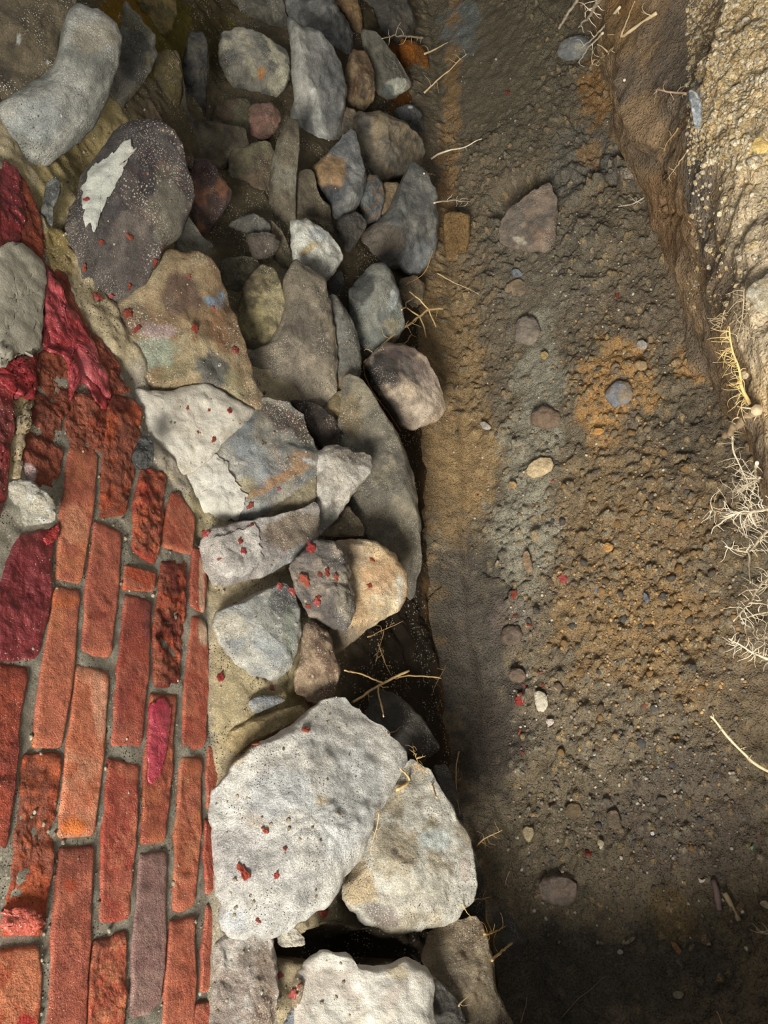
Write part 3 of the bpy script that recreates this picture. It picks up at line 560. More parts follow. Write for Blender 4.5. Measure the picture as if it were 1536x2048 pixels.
s('flat_orange', 'broad flat stone stained orange, purple and green below the speckled dark stone', [(215, 655), (236, 622), (262, 590), (300, 545), (320, 520), (370, 513), (420, 533), (447, 580), (470, 660), (498, 745), (519, 798), (505, 818), (468, 808), (440, 782), (400, 768), (345, 772), (322, 784), (278, 752), (262, 700)], ((172, 146, 104), (150, 120, 82), (186, 166, 124)), off=.038, thick=.38, mat='dusty', ang=3, p=3.4, tilt=.6, stains=[(365, 590, 50, 45, (108, 80, 70), .8), (315, 705, 60, 34, (160, 172, 150), .85, -12), (425, 735, 42, 36, (98, 104, 104), .85), (470, 780, 30, 36, (172, 162, 116), .7), (310, 660, 60, 16, (176, 150, 150), .8, 5), (260, 640, 40, 30, (110, 96, 80), .6), (428, 605, 26, 10, (130, 158, 186), .95, 25), (443, 592, 8, 12, (130, 158, 186), .95, -25), (440, 650, 20, 50, (160, 112, 66), .6), (350, 740, 40, 16, (120, 112, 70), .6, -30)])
s('cement_stone', 'stone smeared smooth with pale cement below the orange stained flat stone', [(270, 778), (298, 784), (325, 788), (400, 768), (440, 784), (470, 808), (512, 820), (485, 856), (452, 874), (428, 905), (375, 950), (330, 915), (292, 868)], ((192, 184, 168), (204, 198, 184), (178, 168, 150)), off=.024, thick=.2, mat='cement', ang=1, p=4, tilt=.6, rough=.03)
s('blue_orange', 'large bluish grey stone with an orange band and pale cement on one side', [(500, 828), (530, 800), (572, 808), (602, 838), (625, 880), (635, 905), (630, 955), (610, 985), (560, 1010), (520, 1034), (470, 1045), (400, 1025), (372, 985), (375, 930), (415, 890), (455, 866)], ((152, 150, 140), (138, 142, 144), (176, 168, 150)), off=.028, thick=.42, ang=4, p=2.8, tilt=.5, mat='dusty', stains=[(555, 830, 60, 20, (84, 74, 68), .85, 30), (600, 850, 20, 40, (92, 80, 66), .8, -25), (545, 965, 70, 14, (190, 144, 96), .9, -28), (600, 920, 30, 20, (186, 148, 104), .8), (500, 930, 50, 50, (150, 158, 164), .7), (440, 960, 60, 60, (188, 184, 172), .8), (480, 980, 30, 24, (196, 176, 120), .6), (617, 922, 14, 5, (225, 230, 235), .95, 20), (500, 1020, 60, 20, (200, 202, 200), .7)])
s('mortar_wedge', 'wedge of gritty mortar hanging below the orange banded stone', [(520, 1032), (560, 990), (600, 955), (626, 930), (632, 1000), (600, 1030), (583, 1038)], ((176, 164, 136), (150, 136, 110)), off=.032, thick=.35, mat='mortar', name='mortar_lump', cat='mortar')
s('white_grey', 'pointed whitish grey stone overhanging the tall dark slab', [(633, 908), (665, 893), (708, 901), (744, 913), (741, 940), (718, 972), (694, 1003), (665, 1048), (636, 1068), (632, 1001), (626, 955)], ((184, 176, 162), (154, 146, 134), (202, 196, 186)), off=.05, thick=.5, ang=4, p=2.8, rough=.08, stains=[(700, 910, 30, 10, (120, 108, 92), .7), (655, 1040, 20, 30, (126, 126, 118), .7)])
s('tall_dark', 'tall dark slab standing at the foot of the wall in shadow', [(690, 770), (708, 765), (726, 772), (762, 822), (798, 887), (826, 965), (837, 1037), (840, 1100), (832, 1150), (812, 1190), (785, 1130), (735, 1080), (700, 1040), (690, 940), (680, 850)], ((132, 124, 106), (110, 104, 92), (148, 138, 114)), off=.0, thick=.45, ang=5, mat='stone', rough=.06, stains=[(700, 830, 24, 50, (140, 120, 80), .7)])
s('grey_column', 'smooth speckled grey upright stone with a rounded head', [(654, 600), (672, 597), (694, 622), (712, 661), (719, 704), (720, 750), (708, 778), (685, 806), (667, 800), (667, 700), (656, 643)], ((122, 120, 112), (136, 134, 124), (104, 100, 90)), off=.012, thick=.6, rough=.02, ang=0, stains=[(690, 780, 24, 40, (134, 108, 66), .7)])
s('green_boulder', 'smooth grey green boulder beneath the big dark wet boulder', [(740, 539), (765, 534), (787, 562), (801, 618), (806, 652), (778, 692), (740, 704), (715, 697), (705, 643), (700, 585)], ((124, 128, 120), (142, 142, 130), (92, 96, 94)), off=.015, thick=.75, rough=.03, ang=2, p=2.3, stains=[(785, 600, 10, 30, (186, 194, 196), .6, 15), (720, 570, 30, 34, (58, 60, 60), .8), (785, 650, 22, 20, (176, 160, 118), .5)])
s('gap_shade', 'dark lump standing in for shade in the gap behind the smooth grey green boulder', [(648, 566), (683, 540), (690, 580), (668, 600), (652, 600)], ((62, 58, 54), (50, 48, 46)), off=-.02, thick=.5, mat='wet')  # dark lump put in as the shade of a gap
s('half_burnt', 'boulder half black and half tan lying by the soil with a root across', [(733, 729), (751, 708), (780, 690), (819, 693), (851, 722), (876, 769), (887, 808), (876, 838), (815, 856), (801, 846), (772, 811), (744, 769)], ((186, 162, 134), (204, 184, 160), (160, 142, 122)), off=.03, thick=.8, ang=4, p=2.5, rough=.06, stains=[(765, 740, 44, 56, (56, 52, 50), .95), (800, 700, 40, 26, (96, 78, 74), .8), (820, 735, 22, 34, (66, 64, 66), .7, -30), (785, 820, 20, 34, (60, 58, 60), .7, -35), (850, 740, 18, 44, (150, 128, 120), .6, -30)])
s('tan_tri', 'small tan triangular stone tucked under the pointed whitish stone', [(634, 1066), (671, 1044), (695, 1010), (715, 1037), (729, 1061), (720, 1073), (651, 1073)], ((142, 128, 100), (116, 104, 84)), off=.01, thick=.5)
s('plate', 'flat grey purple plate of stone dusted white with red chips', [(412, 1075), (424, 1058), (470, 1048), (515, 1042), (560, 1032), (597, 1022), (628, 1005), (634, 1068), (614, 1095), (570, 1129), (522, 1152), (465, 1168), (424, 1172), (408, 1120)], ((178, 170, 164), (196, 190, 184), (160, 150, 146)), off=.03, thick=.35, mat='dusty', ang=2, p=4, tilt=.6, stains=[(575, 1065, 62, 40, (146, 128, 108), .95, -18), (590, 1110, 60, 12, (170, 172, 170), .8, -35)])
s('rubble', 'dark grey stone crumbling with red paint scraps stuck to it', [(578, 1132), (605, 1105), (634, 1078), (671, 1088), (692, 1125), (703, 1169), (712, 1217), (690, 1258), (655, 1250), (620, 1232), (600, 1200)], ((124, 114, 104), (98, 92, 88), (146, 132, 116)), off=.06, thick=.5, rough=.12, ang=4, stains=[(690, 1190, 18, 60, (150, 142, 120), .5)])
s('tan_ledge', 'tan orange stone jutting out over the shaded soil', [(672, 1092), (700, 1084), (746, 1088), (786, 1110), (807, 1146), (811, 1196), (796, 1219), (759, 1240), (718, 1268), (674, 1306), (662, 1288), (664, 1240), (668, 1180), (662, 1130)], ((208, 178, 132), (194, 160, 112), (216, 194, 154)), off=.035, thick=.45, ang=4, p=3, stains=[(700, 1110, 40, 40, (150, 130, 104), .8, 40), (760, 1160, 40, 30, (206, 160, 110), .6), (800, 1180, 10, 40, (216, 212, 200), .6), (690, 1275, 40, 20, (136, 124, 106), .8, -35)])
s('blue_block', 'smooth blue grey block with a dark edge set in sandy mortar', [(428, 1232), (482, 1204), (529, 1184), (558, 1172), (584, 1186), (596, 1230), (594, 1290), (582, 1332), (555, 1356), (505, 1348), (460, 1316), (434, 1274)], ((160, 160, 152), (146, 150, 150), (176, 172, 160)), off=.028, thick=.5, ang=4, p=3, tilt=.5, rough=.03, stains=[(565, 1200, 26, 34, (84, 86, 88), .8, 25), (580, 1260, 12, 60, (150, 158, 138), .6), (470, 1250, 34, 30, (188, 180, 158), .7), (520, 1320, 40, 24, (184, 182, 172), .6)])
s('rusty', 'rough rusty brown stone beside the smooth blue grey block', [(610, 1244), (637, 1255), (661, 1271), (668, 1315), (679, 1339), (672, 1369), (664, 1398), (644, 1408), (597, 1388), (588, 1359), (602, 1310)], ((150, 122, 96), (128, 100, 78), (176, 150, 118)), off=.035, thick=.6, mat='dusty', rough=.07, ang=3)
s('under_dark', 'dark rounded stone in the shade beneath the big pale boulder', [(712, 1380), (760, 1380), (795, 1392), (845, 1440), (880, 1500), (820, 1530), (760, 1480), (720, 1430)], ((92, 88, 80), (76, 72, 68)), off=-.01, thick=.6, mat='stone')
s('pale_big', 'huge pale grey boulder against the lower bricks', [(645, 1404), (679, 1402), (709, 1419), (739, 1447), (774, 1482), (800, 1503), (804, 1527), (787, 1568), (744, 1630), (718, 1709), (675, 1774), (641, 1808), (572, 1849), (507, 1862), (469, 1866), (445, 1852), (441, 1778), (437, 1701), (434, 1641), (443, 1580), (464, 1542), (529, 1490), (606, 1445)], ((196, 192, 184), (180, 178, 174), (206, 204, 198)), off=.055, thick=.40, ang=4, p=3.4, tilt=.55, rough=.045, stains=[(650, 1440, 80, 34, (150, 144, 134), .6, 20), (560, 1580, 80, 60, (170, 176, 182), .6), (700, 1600, 60, 120, (196, 200, 202), .5, 20), (645, 1600, 14, 10, (214, 190, 140), .7), (510, 1640, 20, 14, (206, 184, 140), .6), (480, 1480, 60, 40, (190, 172, 130), .7, -30), (470, 1840, 30, 24, (170, 176, 182), .7), (480, 1700, 50, 90, (178, 172, 172), .5)], n=150, rings=44)
s('pale_second', 'second pale boulder, tan at one end, lower than the huge one', [(792, 1578), (813, 1523), (847, 1536), (886, 1598), (929, 1666), (946, 1731), (949, 1782), (916, 1823), (890, 1849), (847, 1858), (787, 1866), (752, 1853), (709, 1823), (682, 1787), (712, 1727), (738, 1680), (744, 1632), (768, 1606)], ((186, 180, 164), (198, 194, 182), (164, 152, 126)), off=.035, thick=.45, ang=4, p=3.2, rough=.04, tilt=.45, stains=[(720, 1770, 44, 50, (172, 146, 100), .8), (790, 1680, 60, 40, (160, 144, 112), .7, 40), (760, 1830, 50, 22, (128, 116, 112), .7, 25), (870, 1680, 40, 22, (196, 212, 214), .6), (820, 1550, 34, 24, (128, 120, 104), .6), (790, 1703, 10, 9, (96, 84, 76), .8), (928, 1735, 12, 34, (190, 164, 150), .5)], n=140, rings=40)
s('behind_grey', 'narrow grey stone peeping out behind the second pale boulder', [(864, 1533), (894, 1531), (909, 1572), (926, 1632), (928, 1678), (886, 1610)], ((110, 108, 100), (92, 90, 86)), off=.0, thick=.6)
s('behind_low', 'dark stone edge under the second pale boulder on its floor side', [(930, 1676), (954, 1718), (968, 1774), (969, 1846), (929, 1816), (948, 1782)], ((96, 90, 82), (80, 76, 70)), off=.0, thick=.6)
s('tan_low', 'long smooth tan stone bending down below the second pale boulder', [(860, 1868), (907, 1845), (959, 1841), (973, 1873), (985, 1929), (986, 1976), (1024, 2045), (1016, 2075), (930, 2075), (905, 1995), (866, 1955), (846, 1914)], ((160, 140, 108), (140, 122, 96), (178, 160, 128)), off=.02, thick=.5, ang=3, p=2.8, tilt=.3, stains=[(900, 1930, 34, 60, (104, 92, 76), .7, -20), (950, 2040, 40, 30, (130, 118, 96), .5)])
s('plaster', 'jagged slab of pale plaster at the bottom of the wall', [(615, 1929), (640, 1908), (658, 1905), (680, 1914), (697, 1909), (709, 1934), (745, 1936), (778, 1931), (800, 1918), (813, 1914), (830, 1930), (851, 1935), (861, 1972), (856, 2010), (874, 2075), (600, 2075), (588, 1993), (598, 1950)], ((200, 192, 178), (186, 176, 164), (208, 204, 194)), off=.055, thick=.3, mat='cement', ang=1, p=5, tilt=.6, rough=.03, name='plaster_slab', cat='plaster', stains=[(800, 1945, 30, 16, (190, 170, 124), .6)])
s('wedge', 'dark grey wedge split by a crack beside the jagged plaster slab', [(862, 1960), (881, 1964), (918, 2002), (937, 2075), (876, 2075), (860, 2006)], ((116, 112, 104), (98, 94, 88)), off=.035, thick=.5, ang=4)
s('pink_grey', 'pinkish grey dusted stone against the lowest brick sliver', [(434, 1876), (529, 1860), (546, 1886), (552, 1959), (548, 2075), (424, 2075), (428, 1960)], ((186, 174, 164), (160, 144, 132), (196, 188, 180)), off=.03, thick=.35, mat='dusty', tilt=.6, p=3.5, stains=[(530, 1990, 26, 110, (136, 112, 88), .7)])
s('nub', 'small pale stone between the huge boulder and the plaster slab', [(550, 1858), (585, 1849), (611, 1881), (606, 1892), (559, 1894)], ((190, 182, 166), (170, 160, 144)), off=.035, thick=.4)
s('blue_chip', 'bluish angular stone at the bottom edge beside the plaster slab', [(585, 2012), (606, 2025), (612, 2075), (556, 2075)], ((132, 138, 146), (112, 118, 126)), off=.045, thick=.45, ang=4)
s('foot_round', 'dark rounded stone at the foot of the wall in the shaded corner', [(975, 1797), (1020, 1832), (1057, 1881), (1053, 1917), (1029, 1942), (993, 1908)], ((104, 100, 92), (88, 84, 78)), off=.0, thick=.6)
s('tan_block', 'ochre clay block at the foot of the wall beside the wet boulder', [(889, 430), (915, 426), (938, 432), (938, 480), (925, 520), (895, 520), (888, 470)], ((160, 128, 82), (140, 112, 74)), off=.0, thick=.5, mat='soil', name='clay_block', cat='clay', plane=(2, .035), tilt=.2)
s('slate_chip', 'dark slate chip embedded upright in the yellow sandy mortar', [(92, 372), (110, 358), (122, 372), (118, 395), (106, 420), (104, 462), (84, 466), (80, 430), (88, 400)], ((98, 100, 98), (76, 78, 78), (118, 118, 112)), off=.016, thick=.5)
s('coal', 'black shiny lump beside the ragged brick edge', [(278, 878), (292, 866), (306, 885), (308, 915), (300, 936), (272, 938), (262, 915)], ((60, 60, 58), (44, 44, 44)), off=.03, thick=.6, mat='wet', rough=.12)
s('white_lump', 'cream white mortar lump on the bricks below the sandy bead', [(12, 970), (30, 962), (62, 962), (90, 985), (112, 1010), (108, 1042), (60, 1050), (22, 1046), (10, 1020)], ((214, 206, 186), (190, 184, 168), (224, 222, 214)), off=.012, thick=.35, mat='mortar', name='mortar_lump', cat='mortar', ang=3)
s('green_top', 'grey stone at the top between the mossy mortar and the streaked slab', [(466, -14), (560, -14), (572, 40), (566, 62), (540, 66), (490, 30)], ((110, 106, 92), (90, 88, 78)), off=.0, thick=.5)
s('mossy', 'mossy yellow green stone at the top of the wall', [(262, -14), (345, -14), (352, 30), (330, 80), (312, 66), (280, 20)], ((128, 112, 40), (98, 88, 40), (144, 118, 44)), off=.0, thick=.5, mat='wet')
s('brown_back', 'broad brown stone behind the upright black stone', [(330, 110), (362, 120), (360, 180), (384, 250), (430, 262), (480, 250), (492, 290), (440, 330), (390, 318), (340, 270), (300, 240), (290, 190)], ((104, 90, 64), (84, 74, 56), (118, 104, 78)), off=-.012, thick=.35, mat='wet')
s('orange_clay', 'rusty orange clay lump beside the grey stone with the pale tip', [(800, 86), (828, 84), (852, 104), (858, 160), (850, 205), (822, 200), (822, 170), (806, 130)], ((156, 96, 36), (128, 84, 40)), off=-.01, thick=.5, mat='soil', name='clay_block', cat='clay')

for lbl, poly, cols, mt in [
    ('brown stone filling the gap beside the lichen patched stone and the reddish one', [(440, 205), (498, 200), (505, 275), (470, 300), (430, 290), (425, 240)], (BRN, OLV, (96, 84, 62)), 'stone'),
    ('olive brown stone between the rusty triangular stone and the upright ridge', [(470, 300), (540, 285), (552, 330), (540, 420), (505, 425), (462, 380), (458, 330)], (OLV, BRN, (96, 86, 66)), 'stone'),
    ('dark olive stone under the brown slate wedge', [(445, 520), (505, 515), (520, 540), (490, 575), (470, 640), (452, 590), (440, 550)], (OLV, (104, 94, 70), (88, 78, 58)), 'stone'),
    ('dark brown stone between the ridge and the brown slate wedge', [(540, 440), (568, 470), (590, 530), (572, 570), (550, 545), (548, 500)], (BRN, OLV, (90, 78, 60)), 'stone'),
    ('dark stone in the crevice above the wet boulder', [(672, 440), (715, 425), (735, 450), (700, 505), (690, 540), (672, 520), (684, 500)], ((82, 76, 68), (66, 62, 58)), 'wet'),
    ('brown stone in the crevice beside the lens shaped golden cobble', [(688, 215), (715, 225), (712, 270), (695, 270), (684, 290), (674, 280)], ((112, 96, 72), (90, 80, 64)), 'wet'),
    ('mottled yellow brown stone at the head of the tall dark slab', [(668, 790), (700, 770), (712, 800), (700, 850), (690, 880), (660, 840), (640, 830)], ((138, 122, 84), (116, 104, 76), (152, 130, 84)), 'stone'),
    ('dark stone with crumbs in the hollow beside the orange banded stone', [(580, 800), (640, 808), (680, 850), (708, 895), (665, 905), (635, 890), (605, 840)], ((84, 74, 66), (66, 58, 54), (100, 88, 76)), 'dusty'),
    ('small brown stone tucked between the wet boulder and the soil bank', [(800, 560), (830, 552), (850, 575), (840, 610), (815, 615), (800, 590)], ((128, 108, 76), (110, 94, 70)), 'stone'),
    ('olive mossy stone beside the pointed grey stone', [(312, 110), (345, 100), (362, 150), (360, 200), (340, 250), (300, 240), (292, 185), (308, 150)], ((122, 106, 56), (100, 88, 50), (108, 96, 66)), 'stone'),
    ('brown stone above the speckled dark stone', [(270, 215), (300, 200), (335, 260), (380, 300), (388, 330), (370, 330), (345, 280), (300, 250)], (BRN, (104, 90, 64)), 'stone'),
    ('dim stone at the top between the golden brown stone and the soil', [(728, -14), (800, -14), (830, 40), (820, 80), (780, 90), (750, 60), (726, 40)], ((84, 78, 66), (70, 66, 58)), 'wet'),
    ('small blue slate stone half buried in mortar above the huge pale boulder', [(495, 1405), (520, 1390), (560, 1392), (570, 1402), (540, 1415), (510, 1428)], ((126, 130, 136), (146, 146, 142)), 'stone'),
    ('broad sand coloured ledge stone above the huge pale boulder', [(448, 1470), (500, 1440), (560, 1420), (600, 1412), (612, 1430), (560, 1460), (500, 1490), (460, 1520)], ((204, 182, 136), (190, 166, 120)), 'mortar'),
    ('pale mortared stone between the orange stained stone and the grey plate', [(392, 1010), (470, 1040), (520, 1036), (500, 1052), (440, 1062), (405, 1060)], ((196, 184, 158), (180, 166, 140)), 'mortar'),
]:
    stone(lbl, poly, cols, off=-.012 if poly[0][1] < 1300 else .012, thick=.5, mat=mt, back=.25)

# ---------------------------------------------------------------- coats of paint, cement and mortar
bricks = list(B.values()); bk = bricks+[core]
tag(skin('cement_patch', [(-12, 500), (20, 487), (38, 494), (60, 512), (78, 531), (88, 564), (80, 640), (74, 704), (30, 716), (-12, 742)], None, .012, 'cement', ((150, 144, 128), (160, 154, 138)), only=bk, seed=1, rings=22, n=120, rough=.06, jag=2), 'flat patch of grey cement trowelled over the painted bricks', 'cement')
tag(skin('paint_sheet', [(88, 531), (112, 560), (132, 611), (152, 622), (164, 652), (188, 696), (199, 725), (218, 748), (216, 798), (206, 818), (190, 800), (166, 762), (149, 778), (140, 806), (134, 715), (84, 698), (86, 622)], None, .005, 'paint', ((160, 66, 70), (146, 50, 54)), only=bk, seed=2, rings=22, n=130, rough=.5, jag=3, stains=[(190, 720, 40, 50, (190, 96, 100), .6)]), 'large torn sheet of red paint peeling off the broken bricks', 'paint')
tag(skin('paint_sheet', [(-12, 742), (29, 718), (67, 708), (71, 769), (60, 800), (40, 795), (-12, 757)], None, .005, 'paint', ((140, 38, 42), (126, 34, 38)), only=bk, seed=3, rough=.5), 'crumpled scrap of red paint just under the grey cement patch', 'paint')
tag(skin('mortar_bead', [(50, 803), (60, 812), (56, 840), (44, 880), (40, 920), (36, 962), (22, 964), (28, 920), (32, 870), (40, 830)], None, .009, 'mortar', ((206, 184, 146), (188, 170, 138)), only=bk, seed=4, rough=.25), 'sandy bead of mortar running down to the cream mortar lump', 'mortar')
skin('paint_streak', [(300, 1402), (324, 1400), (342, 1412), (338, 1470), (326, 1530), (312, 1568), (296, 1562), (296, 1480)], B['b_paint'], .0025, 'paint', ((168, 52, 72), (178, 70, 84)), seed=5)['label'] = 'magenta paint streak'
skin('paint_blob', [(8, 1822), (36, 1812), (70, 1826), (86, 1850), (60, 1868), (10, 1868)], B['e_low'], .006, 'paint', ((172, 80, 64), (180, 92, 76)), seed=6)['label'] = 'rounded pink paint blob'
skin('paint_flake', [(100, 1058), (118, 1050), (114, 1076), (96, 1092), (84, 1080)], B['f_gloss'], .003, 'paint', ((158, 50, 50), (146, 44, 46)), seed=7)
skin('mortar_smear', [(176, 345), (200, 325), (217, 316), (240, 296), (262, 283), (268, 297), (247, 337), (222, 385), (200, 425), (188, 466), (172, 452), (166, 380)], ST['white_specks'], .004, 'cement', ((176, 178, 168), (192, 190, 180)), seed=8, n=110, rings=20)['label'] = 'pale grey mortar smear'
skin('mortar_smear', [(372, 985), (376, 932), (420, 896), (455, 930), (470, 965), (498, 1000), (470, 1042), (400, 1024)], ST['blue_orange'], .004, 'cement', ((192, 188, 176), (202, 198, 188)), seed=9, n=110, rings=20)['label'] = 'pale cement smear'
skin('mortar_smear', [(426, 1082), (470, 1062), (512, 1052), (524, 1092), (530, 1118), (500, 1148), (440, 1160), (418, 1120)], ST['plate'], .003, 'dusty', ((196, 188, 180), (206, 200, 192)), seed=10)['label'] = 'white mortar dust crust'
skin('mortar_crust', [(580, 1950), (606, 1960), (600, 2010), (585, 2020), (570, 1990)], ST['plaster'], .004, 'mortar', ((170, 150, 126), (150, 130, 108)), seed=11)

# ---------------------------------------------------------------- stones lying on the trench floor
def fs(label, poly, cols, h=.012, **k):
    kw = dict(plane=(2, h), tilt=.5, thick=.45, grow=1.03, rough=.05, back=.5, mat='pebble', name='stone'); kw.update(k)
    return stone(label, poly, cols, **kw)
def oval(x, y, rx, ry, rot=0, n=14, j=.12):
    a = np.linspace(0, 2*np.pi, n, endpoint=False); r = 1+j*(rng.random(n)-.5)*2; an = math.radians(rot)
    u, v = rx*r*np.cos(a), ry*r*np.sin(a); return list(zip(x+u*math.cos(an)-v*math.sin(an), y+u*math.sin(an)+v*math.cos(an)))
fs('large brownish block of stone in the trench floor with a pale scratch', F_STONE['big'], ((140, 124, 108), (122, 110, 98), (156, 134, 112)), h=.03, ang=4, p=3, mat='stone', thick=.4, stains=[(1042, 482, 26, 9, (196, 186, 164), .8, 25), (1080, 470, 30, 20, (156, 122, 96), .5)])
fs('round grey brown cobble half sunk in the floor below the large block', oval(1054, 661, 25, 30, 20), ((124, 114, 102), (138, 126, 112)), h=.014, ang=1)
fs('bluish grey oval cobble lying in ochre soil', oval(1237, 787, 29, 24, -28), ((128, 128, 132), (146, 132, 112), (112, 116, 124)), h=.012, ang=0, rough=.03)
fs('brown oval cobble in the pale damp streak of soil', oval(1090, 836, 30, 24, 5), ((124, 104, 86), (110, 94, 82)), h=.014, ang=0)
fs('flat cream coloured stone, palest on the middle of the floor', [(1053, 938), (1062, 924), (1080, 916), (1100, 915), (1107, 928), (1102, 942), (1085, 952), (1066, 957), (1056, 950)], ((206, 184, 146), (190, 168, 130)), h=.014, ang=3, p=3)
fs('white oval pebble beside red paint scraps', [(1068, 1384), (1080, 1381), (1093, 1390), (1096, 1408), (1088, 1424), (1075, 1422), (1070, 1405)], ((204, 196, 176), (190, 180, 156)), h=.012, ang=1, rough=.03)
fs('grey brown cobble alone in the dark shaded soil', [(1078, 1772), (1084, 1758), (1108, 1750), (1140, 1756), (1156, 1772), (1150, 1800), (1130, 1812), (1100, 1808), (1080, 1792)], ((140, 122, 108), (120, 108, 98)), h=.014, ang=2, thick=.5)
fs('small pointed tan stone in the shaded soil', [(1044, 1662), (1050, 1652), (1066, 1656), (1068, 1668), (1058, 1686), (1050, 1678)], ((176, 160, 126), (156, 140, 112)), h=.010, ang=3)
fs('long narrow tan stone upright by the soil crack', [(1048, 1104), (1056, 1102), (1062, 1120), (1067, 1140), (1056, 1146), (1046, 1132), (1044, 1116)], ((150, 124, 96), (130, 110, 88)), h=.012, ang=2)
fs('half buried brown cobble at the border of the dark damp soil', oval(1034, 1350, 17, 15), ((112, 94, 78), (100, 86, 74)), h=.010, ang=1)
fs('small brown cobble just above the half buried one', oval(1022, 1270, 22, 20), ((104, 90, 76), (96, 82, 70)), h=.004, ang=1)
fs('grey rounded stone under the dangling pale roots at the top', [(1114, 110), (1120, 85), (1140, 74), (1165, 70), (1184, 84), (1186, 108), (1160, 118), (1130, 122)], ((118, 120, 120), (134, 134, 130)), h=.015, ang=1, stains=[(1160, 95, 12, 10, (170, 168, 150), .7)])
fs('lumpy tan stone in the clods below the large block', oval(1033, 577, 22, 18), ((138, 120, 96), (122, 108, 88)), h=.010)
fs('small blue grey stone just under the large block', oval(1033, 547, 12, 9, 20), ((110, 116, 126), (120, 124, 128)), h=.010)
fs('irregular brown clod near the middle of the gravel', oval(1228, 1640, 14, 20, -20), ((116, 100, 82), (104, 92, 76)), h=.008)
fs('brown clod with a hollow above it', oval(1147, 1622, 18, 16), ((110, 94, 70), (100, 86, 66)), h=.006)
fs('ochre pebble inside the gravel', oval(1216, 1095, 11, 9), ((186, 142, 84), (170, 128, 76)), h=.010)
fs('blue grey angular chip among ochre gravel', oval(1198, 1180, 9, 10, 30), ((126, 132, 142), (112, 118, 130)), h=.010, ang=4)
fs('slender slate blue chip in the gravel', oval(1292, 1196, 5, 11, -20), ((112, 118, 132), (100, 106, 118)), h=.010, ang=3)
fs('pale tan pebble in the ochre patch', oval(1281, 731, 13, 10), ((170, 142, 104), (150, 128, 98)), h=.010)
fs('whitish pebble in the ochre patch', oval(1283, 690, 11, 10), ((160, 152, 142), (146, 140, 132)), h=.009)
fs('brown pebble standing in the ochre patch', oval(1231, 742, 12, 14), ((136, 116, 92), (122, 104, 84)), h=.010)
fs('orange pebble by the edge of the ochre patch', oval(1197, 863, 11, 7, -10), ((198, 146, 84), (184, 132, 72)), h=.008)
fs('grey pebble with a dark rim in the dim lower floor', oval(1357, 1990, 11, 8), ((158, 150, 128), (140, 134, 118)), h=.008)
fs('pale pebble beside the dim leaf litter', oval(1240, 1904, 6, 5), ((186, 180, 170), (170, 164, 156)), h=.008)
fs('tan pebble in the pale damp streak below the cream stone', oval(1025, 970, 9, 8), ((180, 150, 104), (160, 134, 96)), h=.009)
fs('grey flat pebble by the wall foot', [(958, 845), (968, 842), (982, 852), (980, 860), (966, 858)], ((178, 170, 158), (160, 152, 142)), h=.010)
fs('yellowish pebble in soil near the stone lined foot of the wall', oval(1088, 711, 8, 8), ((170, 144, 96), (150, 128, 88)), h=.009)
fs('white pebble beside the white oval pebble', oval(1100, 1444, 8, 7), ((196, 184, 172), (180, 168, 158)), h=.008)
fs('pale pebble in the dim centre of the lower floor', oval(1201, 1686, 7, 6), ((184, 172, 140), (166, 154, 128)), h=.008)
fs('bright white chip on the lower floor', oval(1305, 1667, 4, 4), ((226, 226, 222), (210, 210, 206)), h=.007)
fs('rough pale clod on the soil of the cut bank', oval(1253, 347, 14, 12), ((150, 140, 126), (176, 162, 140)), h=.03, mat='soil', name='soil_clod', cat='soil')
fs('yellow chunky stone at the corner of the bank top', oval(1521, 292, 18, 16), ((214, 188, 120), (198, 168, 104)), plane=(2, .545), ang=4)
fs('pale flint with a shiny face in the bank edge', [(1376, 180), (1392, 184), (1404, 205), (1402, 250), (1392, 262), (1384, 230)], ((150, 158, 166), (196, 200, 204), (120, 126, 132)), plane=(2, .47), mat='wet', ang=3)
fs('pale stone lodged among the roots on the bank', oval(1489, 750, 9, 8), ((206, 184, 150), (190, 168, 136)), plane=(2, .44), ang=3)
fs('large rough tan stone in the bank top near the frame edge', oval(1545, 590, 50, 40, -20), ((198, 184, 152), (180, 164, 130), (214, 206, 184)), plane=(2, .50), ang=3, thick=.5, mat='stone')

# ---------------------------------------------------------------- gravel
PAL_O = [(186, 150, 100), (174, 138, 90), (156, 126, 86), (140, 118, 90), (124, 110, 92), (168, 150, 122), (112, 106, 98)]
PAL_G = [(140, 128, 114), (124, 114, 104), (112, 104, 96), (160, 148, 130), (114, 112, 108), (134, 114, 92)]
def crumb_geo(seed, n=10):
    r_ = np.random.default_rng(seed); u = []; f = []
    lat, lon = 7, n
    for i in range(lat):
        th = math.pi*(i+.0)/(lat-1)
        for j in range(lon): ph = 2*math.pi*j/lon; u.append((math.sin(th)*math.cos(ph), math.sin(th)*math.sin(ph), math.cos(th)))
    u = np.array(u); sc = np.array((1, r_.uniform(.65, 1), r_.uniform(.5, .75)))
    d = 1+.28*fbm(u+seed, 1.1, 3, seed); V = u*sc*d[:, None]
    for _ in range(4):
        nn = nz(r_.normal(size=3)); lim = r_.uniform(.55, .8); q = V@nn; V = V-np.clip(q-lim, 0, None)[:, None]*nn
    return V, grid_faces(lat, lon, True)
protos = []
for k, c in enumerate(PAL_O+PAL_G):
    V, f = crumb_geo(500+k); cc = lin(c)*(1+.25*fbm(V, 2, 3, k))[:, None]
    protos.append(make_mesh('gravel', V, f, cc)); protos[-1].materials.append(MAT['pebble'])
